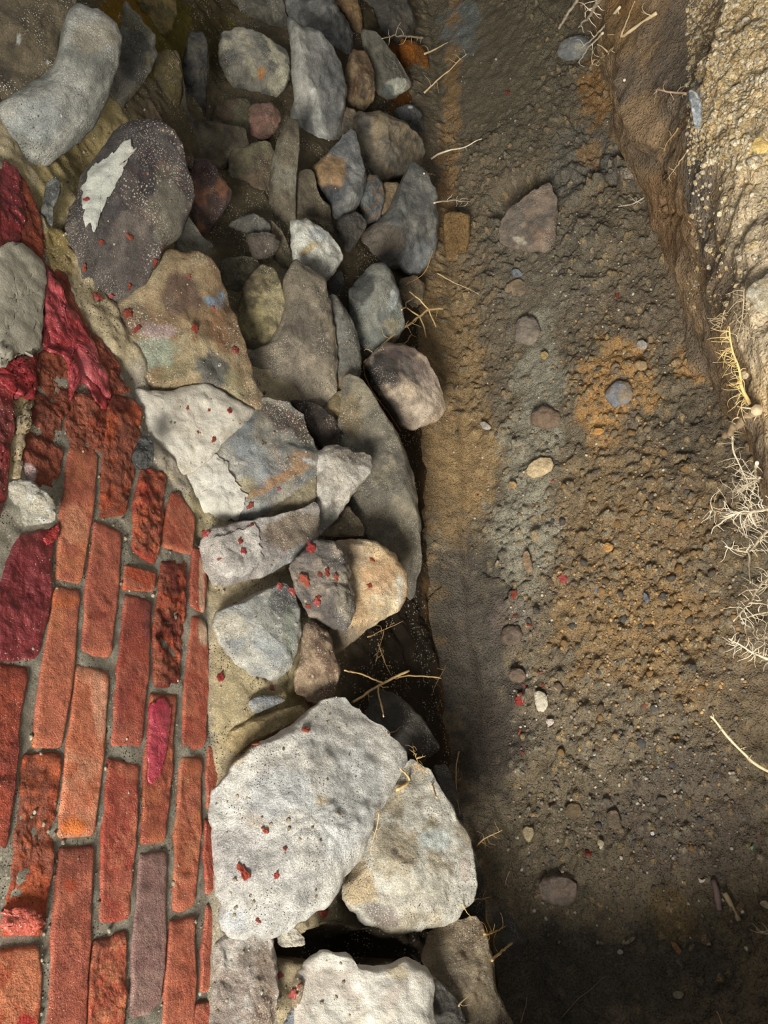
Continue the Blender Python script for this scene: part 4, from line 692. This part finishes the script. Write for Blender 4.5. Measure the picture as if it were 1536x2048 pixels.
def zone(x, y):
    o = math.exp(-((x-1290)/170)**2-((y-1200)/260)**2)+.8*math.exp(-((x-1240)/90)**2-((y-770)/110)**2)
    g = .45*math.exp(-((x-1180)/110)**2-((y-560)/130)**2)+.35*math.exp(-((x-1240)/200)**2-((y-1560)/160)**2)+.25*math.exp(-((x-1060)/60)**2-((y-1180)/200)**2)+.10
    return o, g
rl = random.Random(11); placed = []
def floor_hit(x, y):
    h = hit(x, y, [floor]); return None if h is None else h
while len(placed) < 290:
    x, y = rl.uniform(900, 1480), rl.uniform(380, 1780)
    o, g = zone(x, y)
    if x < 1020 and y > 1130: continue
    if rl.random() > min(1, o+g): continue
    r = rl.choice((.0042, .005, .006, .0072, .009)) if o+g > .4 else rl.choice((.0035, .0045, .006))
    if any((x-a)**2+(y-b)**2 < 260 for a, b in placed): continue
    h = floor_hit(x, y)
    if h is None: continue
    placed.append((x, y))
    me = protos[rl.randrange(len(PAL_O))] if rl.random() < o/(o+g) else protos[len(PAL_O)+rl.randrange(len(PAL_G))]
    ob = link('gravel', me, None, (h[0].x, h[0].y, h[0].z+r*.15)); ob.scale = (r, r, r)
    ob.rotation_euler = (rl.uniform(-.4, .4), rl.uniform(-.4, .4), rl.uniform(0, 6.28))
    tag(ob, 'small crumb of ochre or grey gravel scattered on the trench floor', 'gravel', 'loose gravel crumbs on the trench floor', 'thing')
def scatter(name, count, box, dens, pals, size, label, mat, only, seed, zmin=-1):
    r_ = random.Random(seed); VV = []; FF = []; CC = []; base = 0; n = 0; tries = 0
    geos = [crumb_geo(800+k, 7) for k in range(10)]
    while n < count and tries < count*12:
        tries += 1
        x, y = r_.uniform(box[0], box[2]), r_.uniform(box[1], box[3])
        if r_.random() > dens(x, y): continue
        h = hit(x, y, only)
        if h is None or h[0].z < zmin: continue
        V, f = geos[r_.randrange(10)]; s_ = size(r_); a = r_.uniform(0, 6.28)
        R = np.array(((math.cos(a), -math.sin(a), 0), (math.sin(a), math.cos(a), 0), (0, 0, 1)))
        VV.append(V@R.T*s_+np.array(h[0])-np.array(h[1])*s_*.25); FF.append(f+base); base += len(V); CC.append(np.tile(lin(pals(r_, x, y))*r_.uniform(.75, 1.2), (len(V), 1))); n += 1
    V = np.vstack(VV); org = np.array((*V.mean(0)[:2], V[:, 2].min()))
    o = link(name, make_mesh(name, V-org, np.vstack(FF), np.vstack(CC)), MAT[mat], org)
    return tag(o, label, 'gravel', None, 'stuff')
scatter('gravel', 5200, (890, 60, 1500, 1900), lambda x, y: min(1, sum(zone(x, y)))*(0 if (x < 1015 and y > 1130) else 1),
        lambda r_, x, y: r_.choice(PAL_O) if r_.random() < zone(x, y)[0]/sum(zone(x, y)) else r_.choice(PAL_G+[(196, 188, 170)]), lambda r_: .0012+.0030*r_.random()**2, 'fine loose grit spread over the trench floor', 'pebble', [floor], 3)
scatter('gravel', 4200, (1375, -20, 1540, 620), lambda x, y: .9 if y < 330 else .12, lambda r_, x, y: r_.choice([(226, 204, 160), (212, 186, 138), (212, 198, 172), (196, 168, 122), (236, 222, 190)]),
        lambda r_: .0015+.0060*r_.random()**3.5, 'cemented yellow grit covering the top of the cut bank', 'bank', [bank], 4)
scatter('mortar_crumbs', 1500, (60, 200, 720, 2040), lambda x, y: .8, lambda r_, x, y: r_.choice([(214, 200, 170), (196, 180, 150), (226, 218, 200), (150, 136, 112)]),
        lambda r_: .0008+.0032*r_.random()**3, 'sandy crumbs of old mortar sprinkled over the wall stones', 'mortar', [o for o in ST.values()]+[core], 5, .33)

# ---------------------------------------------------------------- flakes of red paint and brick
def flake_geo(seed):
    r_ = np.random.default_rng(seed); n = 14; a = np.linspace(0, 2*np.pi, n, endpoint=False); rr = .45+.7*r_.random(n)
    ou = np.stack((np.cos(a)*rr, np.sin(a)*rr*r_.uniform(.45, .8)), 1); V = []
    for k, zz in ((.02, .30), (.6, .34), (.93, .24), (1, .06), (.9, -.1)):
        V.append(np.stack((ou[:, 0]*k, ou[:, 1]*k, np.full(n, zz)+.10*r_.normal(size=n)*(k > .3)*(zz > .1)), 1))
    return np.vstack(V), grid_faces(5, n, True)
fl = []
for k, c in enumerate([(198, 86, 64), (186, 66, 60), (206, 108, 80), (190, 88, 66), (208, 98, 92)]):
    V, f = flake_geo(40+k); fl.append(make_mesh('paint_chip', V, f, np.tile(lin(c), (len(V), 1)))); fl[-1].materials.append(MAT['paint'] if k in (1, 4) else MAT['brick'])
def chip(x, y, r, k=None, a=None, only=None, label='small red flake of paint or brick fallen on stone, mortar or soil', group='small red flakes of paint and brick'):
    h = hit(x, y, only)
    if h is None: return
    nn = h[1] if h[1].dot(Vector(C0)-h[0]) > 0 else -h[1]
    d = (Vector(C0)-h[0]).length; s_ = r*d/F
    o = link('paint_chip', fl[rl.randrange(5) if k is None else k], None, h[0]+nn*s_*.06); o.scale = (s_, s_, s_*.8)
    o.rotation_mode = 'QUATERNION'; o.rotation_quaternion = nn.to_track_quat('Z', 'Y') @ Quaternion((0, 0, 1), rl.uniform(0, 6.28) if a is None else a)
    return tag(o, label, 'paint chip', group)
chip(488, 1744, 20, 0, .4, None, 'large ragged red flake on the huge pale boulder', None)
chip(645, 1824, 15, 3, 0, None, 'flat red brick chip under the lower tip of the huge pale boulder', None)
chip(610, 1160, 17, 2, 1.5, None, 'large triangular red chip on the crumbling dark stone', None)
chip(622, 1096, 15, 1, .5, None, 'curled bright red paint scrap at the lower corner of the grey plate', None)
chip(412, 1068, 13, 4, .5, None, 'pink red paint scrap in mortar between the brick border and the grey plate', None)
chip(1040, 1400, 15, 1, 1.5, [floor], 'long red scrap standing beside the white oval pebble', None)
chip(1126, 1157, 14, 4, .2, [floor], 'pinkish red scrap on the border of the gravel', None)
chip(1028, 1190, 12, 2, -.4, [floor], 'orange red scrap beside the soil crack', None)
chip(1178, 1708, 12, 3, 1.3, [floor], 'red scrap standing in dim soil above the lone cobble', None)
for x, y, r in [(309, 524, 9), (258, 572, 8), (194, 594, 12), (256, 628, 14), (273, 657, 11), (388, 656, 13), (378, 553, 5), (174, 399, 7), (203, 484, 8), (258, 474, 9), (168, 535, 8), (222, 592, 7), (470, 701, 10), (426, 615, 5), (459, 822, 8), (418, 820, 5), (427, 880, 8), (375, 816, 5), (500, 1012, 10), (558, 977, 5), (396, 865, 5),
                (480, 1082, 9), (504, 1050, 7), (486, 1102, 9), (438, 1118, 5), (470, 1207, 5), (585, 1182, 12), (560, 1172, 10), (655, 1145, 12), (640, 1150, 8), (672, 1155, 9), (633, 1205, 11), (616, 1212, 9), (638, 1195, 8), (744, 1120, 8), (739, 1172, 8), (441, 1355, 12), (543, 1376, 8), (620, 1406, 8), (611, 1460, 11), (512, 1489, 10), (530, 1661, 9), (553, 1751, 8), (516, 1842, 7), (570, 1697, 6), (559, 1950, 8), (588, 1988, 11), (599, 1972, 5),
                (1050, 1372, 7), (1085, 1370, 6), (1040, 1463, 7), (1015, 185, 7), (956, 990, 4), (1106, 961, 5), (1058, 1250, 6), (1030, 1232, 6), (1045, 1505, 6), (1080, 1345, 7), (1290, 1410, 5), (1523, 1672, 4), (1235, 593, 9)]:
    chip(x, y, r, only=[floor] if x > 950 else None)

# ---------------------------------------------------------------- roots and twigs
def tube(pts, r0, r1, seed, n=7, wob=.35, colr=(214, 186, 140), col2=None):
    pts = np.asarray(pts, float); seg = np.r_[0, np.cumsum(np.linalg.norm(np.diff(pts, axis=0), axis=1))]
    m = max(8, int(seg[-1]/.006)); u = np.linspace(0, seg[-1], m)
    P = np.stack([np.interp(u, seg, pts[:, k]) for k in range(3)], 1)
    for _ in range(2): P[1:-1] = (P[:-2]+2*P[1:-1]+P[2:])/4
    w = np.stack([fbm(P+seed+9*k, 28, 3, seed+k) for k in range(3)], 1); P = P+w*wob*.006*np.minimum(1, np.linspace(0, 6, m))[:, None]
    V = []
    t = np.gradient(P, axis=0); t /= np.linalg.norm(t, axis=1)[:, None]+1e-9
    a0 = np.array((.3, .2, .9)); A = np.cross(t, a0); A /= np.linalg.norm(A, axis=1)[:, None]+1e-9; Bv = np.cross(t, A)
    rr = (r0+(r1-r0)*np.linspace(0, 1, m)**.8)*(1+.16*fbm(P, 90, 3, seed+5))
    for j in range(n):
        an = 2*math.pi*j/n; V.append(P+(A*math.cos(an)+Bv*math.sin(an))*rr[:, None])
    V = np.stack(V, 1).reshape(-1, 3); f = [tuple(a) for a in grid_faces(m, n, True)]
    f += [tuple(range(n-1, -1, -1)), tuple((m-1)*n+j for j in range(n))]
    k = (np.linspace(0, 1, m)[:, None]*np.ones(n)).ravel()[:, None]
    c = lin(colr)*(1-k)+lin(col2 or colr)*k
    return V, f, c, P
def path3(pts, lift0, lift1):
    px = np.array([p[:2] for p in pts], float); d = np.linalg.norm(np.diff(px, axis=0), axis=1); L = np.r_[0, np.cumsum(d)]
    u = np.linspace(0, L[-1], max(3, int(L[-1]/14))); q = np.stack((np.interp(u, L, px[:, 0]), np.interp(u, L, px[:, 1])), 1)
    def dist(p):
        h = hit(min(max(p[0], 2), 1534), min(max(p[1], 2), 2046)); return 1.3 if h is None else h[3]
    d0, d1 = dist(q[0])-lift0, dist(q[-1])-lift1; out = []
    for k, p in enumerate(q):
        dd = d0+(d1-d0)*u[k]/L[-1]; dd = min(dd, dist(p)-.003)
        out.append(dd)
    out = np.array(out)
    for _ in range(3): out[1:-1] = (out[:-2]+2*out[1:-1]+out[2:])/4
    r = rays(q); r /= np.linalg.norm(r, axis=1)[:, None]
    return C0+r*out[:, None]
def root(label, pts, w, lifts=(.0, .03), hairs=0, hl=40, branches=(), colr=(222, 196, 152), group=None, name='root', w1=None, side=0):
    if name == 'root': w = w*.82; w1 = (w1 or w*.4)*.82
    root.k += 1; sd = root.k*7; rr = random.Random(sd)
    P = path3(pts, *lifts); d = np.linalg.norm(P-C0, axis=1).mean(); r0 = w*.5*d/F; r1 = (w1 if w1 is not None else w*.45)*.5*d/F
    V, f, c, Q = tube(P, r0, r1, sd, colr=colr); org = Q[0]
    o = link(name, make_mesh(name, V-org, f, c), MAT['root'], org); tag(o, label, 'root', group)
    for b in branches:
        bp = path3(b, lifts[0]+.01, lifts[1]); i = np.argmin(np.linalg.norm(project(Q)-np.array(b[0][:2]), axis=1)); sh = Q[i]-bp[0]
        bp = bp+sh*np.linspace(1, 0, len(bp))[:, None]
        V, f, c, q2 = tube(bp, r0*.7, r1*.6, sd+3, colr=colr); link('branch', make_mesh('branch', V-org, f, c), MAT['root'], (0, 0, 0), o)
    tang = np.gradient(Q, axis=0)
    for k in range(int(hairs*1.6)):
        i = rr.randrange(1, len(Q)-1); t = nz(tang[i]); v = nz(C0-Q[i]); s_ = nz(np.cross(t, v))*(side if side and rr.random() < .85 else rr.choice((-1, 1)))
        Lh = hl*d/F*rr.uniform(.35, 1.1); p = Q[i]; pts3 = [p]; dr = nz(s_+t*rr.uniform(-.7, .9)+v*rr.uniform(-.35, .5))
        for q_ in range(8):
            dr = nz(dr+np.array([rr.uniform(-.6, .6) for _ in range(3)])); p = p+dr*Lh/8; pts3.append(p)
        V, f, c, q2 = tube(pts3, max(.0005, r0*.27), .00025, sd+k+9, n=5, wob=.5, colr=colr)
        h_ = link('rootlet', make_mesh('rootlet', V-org, f, c), MAT['root'], (0, 0, 0), o)
    return o
root.k = 0
PALE_R = (244, 228, 198); TANR = (224, 196, 150); DIMR = (160, 128, 88)
rt = root
rt('pale woody root running up the bank edge with hair roots on its trench side', [(1500, 808), (1479, 773), (1475, 738), (1463, 695), (1459, 652)], 9, (.01, .10), 30, 50, colr=(222, 192, 130), side=-1)
rt('thick bark covered root stub, broken at both ends', [(1514, 820), (1480, 845), (1449, 872)], 18, (.035, .13), 6, 40, colr=(206, 182, 146), w1=13, name='root_stub')
rt('slender root curving down from the bark covered stub', [(1465, 862), (1464, 885), (1467, 902), (1483, 945), (1494, 966)], 6, (.12, .06), 14, 34, colr=PALE_R)
rt('upright root with dense hair roots above the thick horizontal root', [(1514, 925), (1510, 960), (1502, 988), (1502, 1018)], 7, (.03, .09), 20, 50, colr=PALE_R)
rt('thick cream root sticking straight out from the frame edge over the trench', [(1545, 1016), (1502, 1024), (1448, 1026), (1415, 1020)], 9, (.10, .22), 26, 52, [[(1470, 1026), (1440, 1046), (1420, 1068)], [(1500, 1024), (1512, 1050), (1536, 1062)]], colr=PALE_R)
rt('forked cream root with a hooked end below the thick straight root', [(1536, 1060), (1514, 1085), (1502, 1106), (1479, 1103), (1451, 1093)], 8, (.10, .20), 18, 40, [[(1497, 1108), (1500, 1130), (1502, 1165)]], colr=PALE_R)
rt('long slanting cream root reaching down from the frame edge', [(1545, 1150), (1522, 1167), (1498, 1206), (1467, 1243)], 8, (.10, .20), 18, 44, [[(1498, 1206), (1520, 1205), (1538, 1212)], [(1515, 1180), (1490, 1180), (1478, 1190)]], colr=PALE_R)
rt('thin root lying under the long slanting cream root', [(1545, 1220), (1510, 1228), (1482, 1238)], 5, (.10, .16), 10, 36, colr=PALE_R)
rt('bright root with a hairy tuft, lowest of the bank root tangle', [(1545, 1322), (1518, 1312), (1487, 1296), (1458, 1279)], 8, (.10, .20), 24, 34, colr=(236, 222, 194))
rt('fine branching root hanging by the pale bank stone', [(1488, 573), (1487, 628), (1475, 684)], 4, (.0, .04), 14, 40, colr=(206, 186, 150))
rt('fine root lace beside the woody bank root', [(1450, 620), (1446, 640), (1440, 660)], 3, (.01, .03), 14, 34, colr=(206, 186, 150))
rt('hair root tangle between the stub and the thick straight root', [(1520, 955), (1490, 975), (1458, 985)], 4, (.04, .12), 30, 44, colr=(226, 210, 182))
rt('hair root tangle under the thick straight root', [(1536, 1040), (1505, 1048), (1470, 1060)], 4, (.08, .16), 30, 44, colr=(226, 210, 182))
rt('knotted hair roots at the frame edge above the tufted root', [(1540, 1262), (1525, 1275), (1510, 1290)], 4, (.08, .12), 16, 34, colr=(226, 210, 182))
rt('long bare pale root pointing into the lower trench from the frame edge', [(1545, 1546), (1511, 1529), (1475, 1493), (1455, 1473), (1421, 1432)], 7, (.04, .10), 5, 14, colr=(236, 216, 172), w1=5)
rt('short forked pale root at the dim lower frame edge', [(1545, 1870), (1521, 1868), (1513, 1856)], 5, (.01, .06), 4, 26, colr=(230, 214, 186))
rt('stiff pale root dangling alone at the top of the trench', [(1160, -8), (1136, 27), (1117, 57)], 6, (.3, .25), 0, colr=PALE_R, w1=5)
rt('thick split root dangling at the top beside the cut bank', [(1203, -8), (1180, 31), (1157, 55)], 9, (.12, .2), 7, 40, colr=PALE_R)
rt('long pale root crossing the gully of the cut bank', [(1240, 14), (1207, 54), (1189, 74), (1157, 101)], 6, (.02, .14), 3, 30, colr=PALE_R)
rt('thin pale root parallel to and below the gully crossing root', [(1206, 66), (1180, 92), (1156, 126)], 5, (.03, .12), 2, 26, colr=PALE_R)
rt('longest branched root sloping across the cut bank at the top', [(1313, 26), (1279, 49), (1243, 76), (1203, 118), (1181, 132)], 7, (.01, .12), 8, 44, [[(1243, 78), (1250, 50), (1270, 2)], [(1215, 104), (1205, 92), (1194, 90)]], colr=(226, 202, 160))
rt('brownish root poking out beneath the shiny flint', [(1373, 188), (1341, 183), (1308, 181)], 6, (.0, .05), 6, 26, colr=(206, 176, 144))
rt('small white forked root on the gully edge', [(1249, 160), (1232, 177)], 5, (.01, .04), 2, 16, colr=(232, 222, 200))
rt('thin root on the smooth bank face, upper of the two', [(1356, 256), (1335, 290), (1310, 336)], 3.5, (.005, .02), 4, 26, colr=(196, 164, 120))
rt('thin root on the smooth bank face, lower of the two', [(1376, 300), (1355, 330), (1332, 360)], 4, (.005, .03), 4, 26, colr=(226, 200, 160))
rt('forked white root at the bank foot beside the soil clods', [(1288, 395), (1261, 411), (1238, 413)], 4, (.005, .03), 5, 26, colr=(216, 200, 176))
rt('pale root stretching over the soil from a red speck', [(862, 318), (886, 304), (930, 295), (965, 278)], 5, (.01, .05), 1, 20, colr=PALE_R)
rt('kinked root at the top of the wall foot', [(848, 186), (877, 156), (899, 141), (934, 106)], 4.5, (.01, .05), 4, 26, colr=TANR)
rt('short tan root from the orange clay into the soil', [(848, 108), (877, 96), (897, 84)], 4.5, (.01, .04), 1, 20, colr=TANR)
rt('white branching root lying across the dark gap at the top', [(846, 76), (815, 72), (790, 70), (764, 78)], 5, (.03, .05), 5, 26, colr=(226, 208, 176))
rt('pale root lying flat beside the ochre clay block', [(868, 406), (890, 400), (943, 404)], 4, (.01, .03), 4, 22, colr=PALE_R)
rt('short white rootlet by the knobbly stone', [(848, 347), (872, 351)], 4, (.01, .03), 0, colr=PALE_R)
rt('straight thin root on the soil beside the wet boulder', [(874, 546), (917, 570), (958, 588)], 3.5, (.005, .02), 0, colr=TANR)
rt('large branching root spread over the half black boulder', [(727, 727), (759, 695), (806, 656), (837, 635), (857, 619), (887, 617)], 6, (.012, .06), 8, 34, [[(857, 619), (846, 602), (832, 590), (819, 584)], [(857, 619), (864, 638), (872, 654)], [(838, 634), (846, 652), (853, 675)], [(838, 634), (824, 624), (812, 616)]], colr=(222, 190, 134), w1=5)
rt('root trailing down beside the half black boulder', [(728, 728), (727, 744), (740, 775), (753, 799), (775, 820), (801, 862)], 4, (.01, .015), 6, 20, colr=(190, 152, 100))
rt('looped brown rootlet on top of the half black boulder', [(822, 670), (800, 700), (781, 718), (767, 705), (765, 690)], 3.5, (.01, .02), 3, 20, colr=(184, 150, 106))
rt('tan root climbing past the smooth grey green boulder', [(803, 620), (818, 602), (832, 588)], 3.5, (.01, .04), 0, colr=TANR)
rt('tan root curling from the wet boulder to the soil', [(866, 500), (850, 548), (830, 560), (810, 570)], 3, (.005, .01), 2, 20, colr=(190, 150, 96))
rt('thin root slanting down the soil by the half black boulder', [(855, 712), (886, 742)], 2.5, (.005, .015), 0, colr=(190, 160, 110))
rt('longest pale root in the shaded hollow under the tan ledge', [(706, 1404), (752, 1372), (786, 1355), (818, 1341)], 6, (.02, .10), 4, 30, [[(756, 1370), (760, 1400), (766, 1434)], [(790, 1352), (830, 1352), (882, 1356)], [(770, 1362), (730, 1348), (688, 1342)]], colr=(206, 174, 122), w1=6)
rt('tan root just under the tan orange ledge stone', [(735, 1274), (769, 1257), (807, 1241)], 4.5, (.02, .06), 3, 30, [[(769, 1257), (758, 1290), (752, 1322)]], colr=(176, 142, 98))
rt('kinked brown root hanging in the shaded hollow', [(756, 1285), (766, 1320), (786, 1352)], 3, (.02, .05), 4, 24, colr=(160, 128, 90))
rt('thin root on the lip of the dark damp soil', [(892, 1328), (880, 1352), (864, 1384)], 3, (.01, .03), 2, 26, colr=(170, 146, 112))
rt('short rootlet over the dark rounded shaded stone', [(773, 1467), (803, 1453)], 3.5, (.01, .03), 1, 16, colr=(176, 148, 108))
rt('stout pale root wedged between the two pale boulders', [(793, 1580), (821, 1563), (861, 1539)], 7, (.01, .05), 6, 34, [[(850, 1546), (862, 1566), (874, 1592)], [(822, 1562), (812, 1548), (800, 1536)]], colr=(224, 190, 130), w1=6)
rt('bushy rootlet standing above the second pale boulder', [(855, 1546), (838, 1532), (828, 1510), (824, 1485)], 3.5, (.03, .04), 14, 22, colr=(214, 178, 120))
rt('wavy thin root beside the narrow grey stone', [(918, 1503), (911, 1542), (914, 1590), (921, 1630)], 3.5, (.03, .02), 4, 16, colr=(206, 172, 112))
rt('thin root down the crack between the two pale boulders', [(757, 1618), (752, 1658), (742, 1706)], 3, (.01, .01), 7, 24, colr=(200, 172, 126))
rt('pale root arching over the soil by the second pale boulder', [(951, 1696), (972, 1671), (1003, 1661)], 4.5, (.01, .06), 5, 28, colr=(196, 164, 116))
rt('hooked root by the tip of the second pale boulder', [(978, 1795), (958, 1800), (936, 1808)], 3.5, (.03, .01), 2, 20, colr=(200, 168, 112))
rt('bent golden rootlet above the smooth tan stone', [(924, 1808), (934, 1822), (944, 1836)], 3, (.01, .02), 0, colr=(206, 176, 110))
rt('branched golden root at the bend of the smooth tan stone', [(968, 1868), (997, 1862), (1011, 1850)], 5, (.02, .07), 6, 34, [[(985, 1866), (975, 1845), (972, 1818)]], colr=(206, 170, 110))
rt('stout root pointing to the floor beside the smooth tan stone', [(984, 1921), (1002, 1899), (1024, 1885)], 5.5, (.02, .07), 1, 20, colr=(214, 184, 130), w1=5)
rt('thin root lying on the smooth tan stone', [(917, 2013), (946, 1983)], 4, (.005, .01), 1, 20, colr=(200, 178, 138))
rt('thin root in the shade by the dark foot stone', [(1010, 1771), (1020, 1743)], 3, (.01, .04), 1, 16, colr=(190, 166, 130))
rt('upright rootlet in the dark bottom corner', [(1041, 2046), (1053, 1996)], 3, (.01, .04), 0, colr=(190, 166, 130))
rt('faint long rootlet on the dark floor', [(1122, 2036), (1165, 1990), (1212, 1951)], 2.5, (.003, .008), 0, colr=(150, 132, 108))
rt('short pale root entering at the bottom frame edge', [(1446, 2055), (1433, 2024)], 5, (.01, .03), 0, colr=(200, 176, 130))
for lbl, pts, w in [('pale weathered stick, straighter of the two on the lower floor', [(1449, 1786), (1462, 1815), (1480, 1842)], 10), ('dull purplish stick, flatter of the two on the lower floor', [(1427, 1762), (1434, 1790), (1439, 1822)], 11)]:
    o = root(lbl, pts, w, (.006, .006), 0, colr=(176, 156, 124) if 'pale' in lbl else (132, 112, 108), name='stick', w1=w*.8); o['category'] = 'stick'
fs('narrow dead leaf on the dim lower floor', [(1248, 1886), (1262, 1874), (1272, 1874), (1266, 1882), (1252, 1890)], ((150, 136, 112), (128, 114, 94)), h=.008, name='leaf', cat='leaf', thick=.15)
fs('curled dead leaf at the lower frame edge', [(1519, 1806), (1526, 1800), (1545, 1808), (1545, 1820), (1528, 1816)], ((190, 178, 150), (170, 156, 128)), h=.010, name='leaf', cat='leaf', thick=.2)
fs('tan dead leaf beside the curved ochre stain', [(1340, 1882), (1352, 1886), (1364, 1902), (1358, 1910), (1346, 1896)], ((160, 122, 84), (136, 104, 72)), h=.008, name='leaf', cat='leaf', thick=.15)
fs('white curled paper scrap near the sticks', [(1396, 1756), (1404, 1760), (1410, 1758), (1408, 1764), (1400, 1766)], ((226, 220, 216), (206, 200, 196)), h=.010, name='scrap', cat='scrap', thick=.3)
fs('tiny green shard near the lower frame edge', [(1500, 1694), (1508, 1690), (1506, 1698), (1502, 1700)], ((120, 176, 140), (100, 156, 120)), h=.008, name='shard', cat='shard', thick=.3)
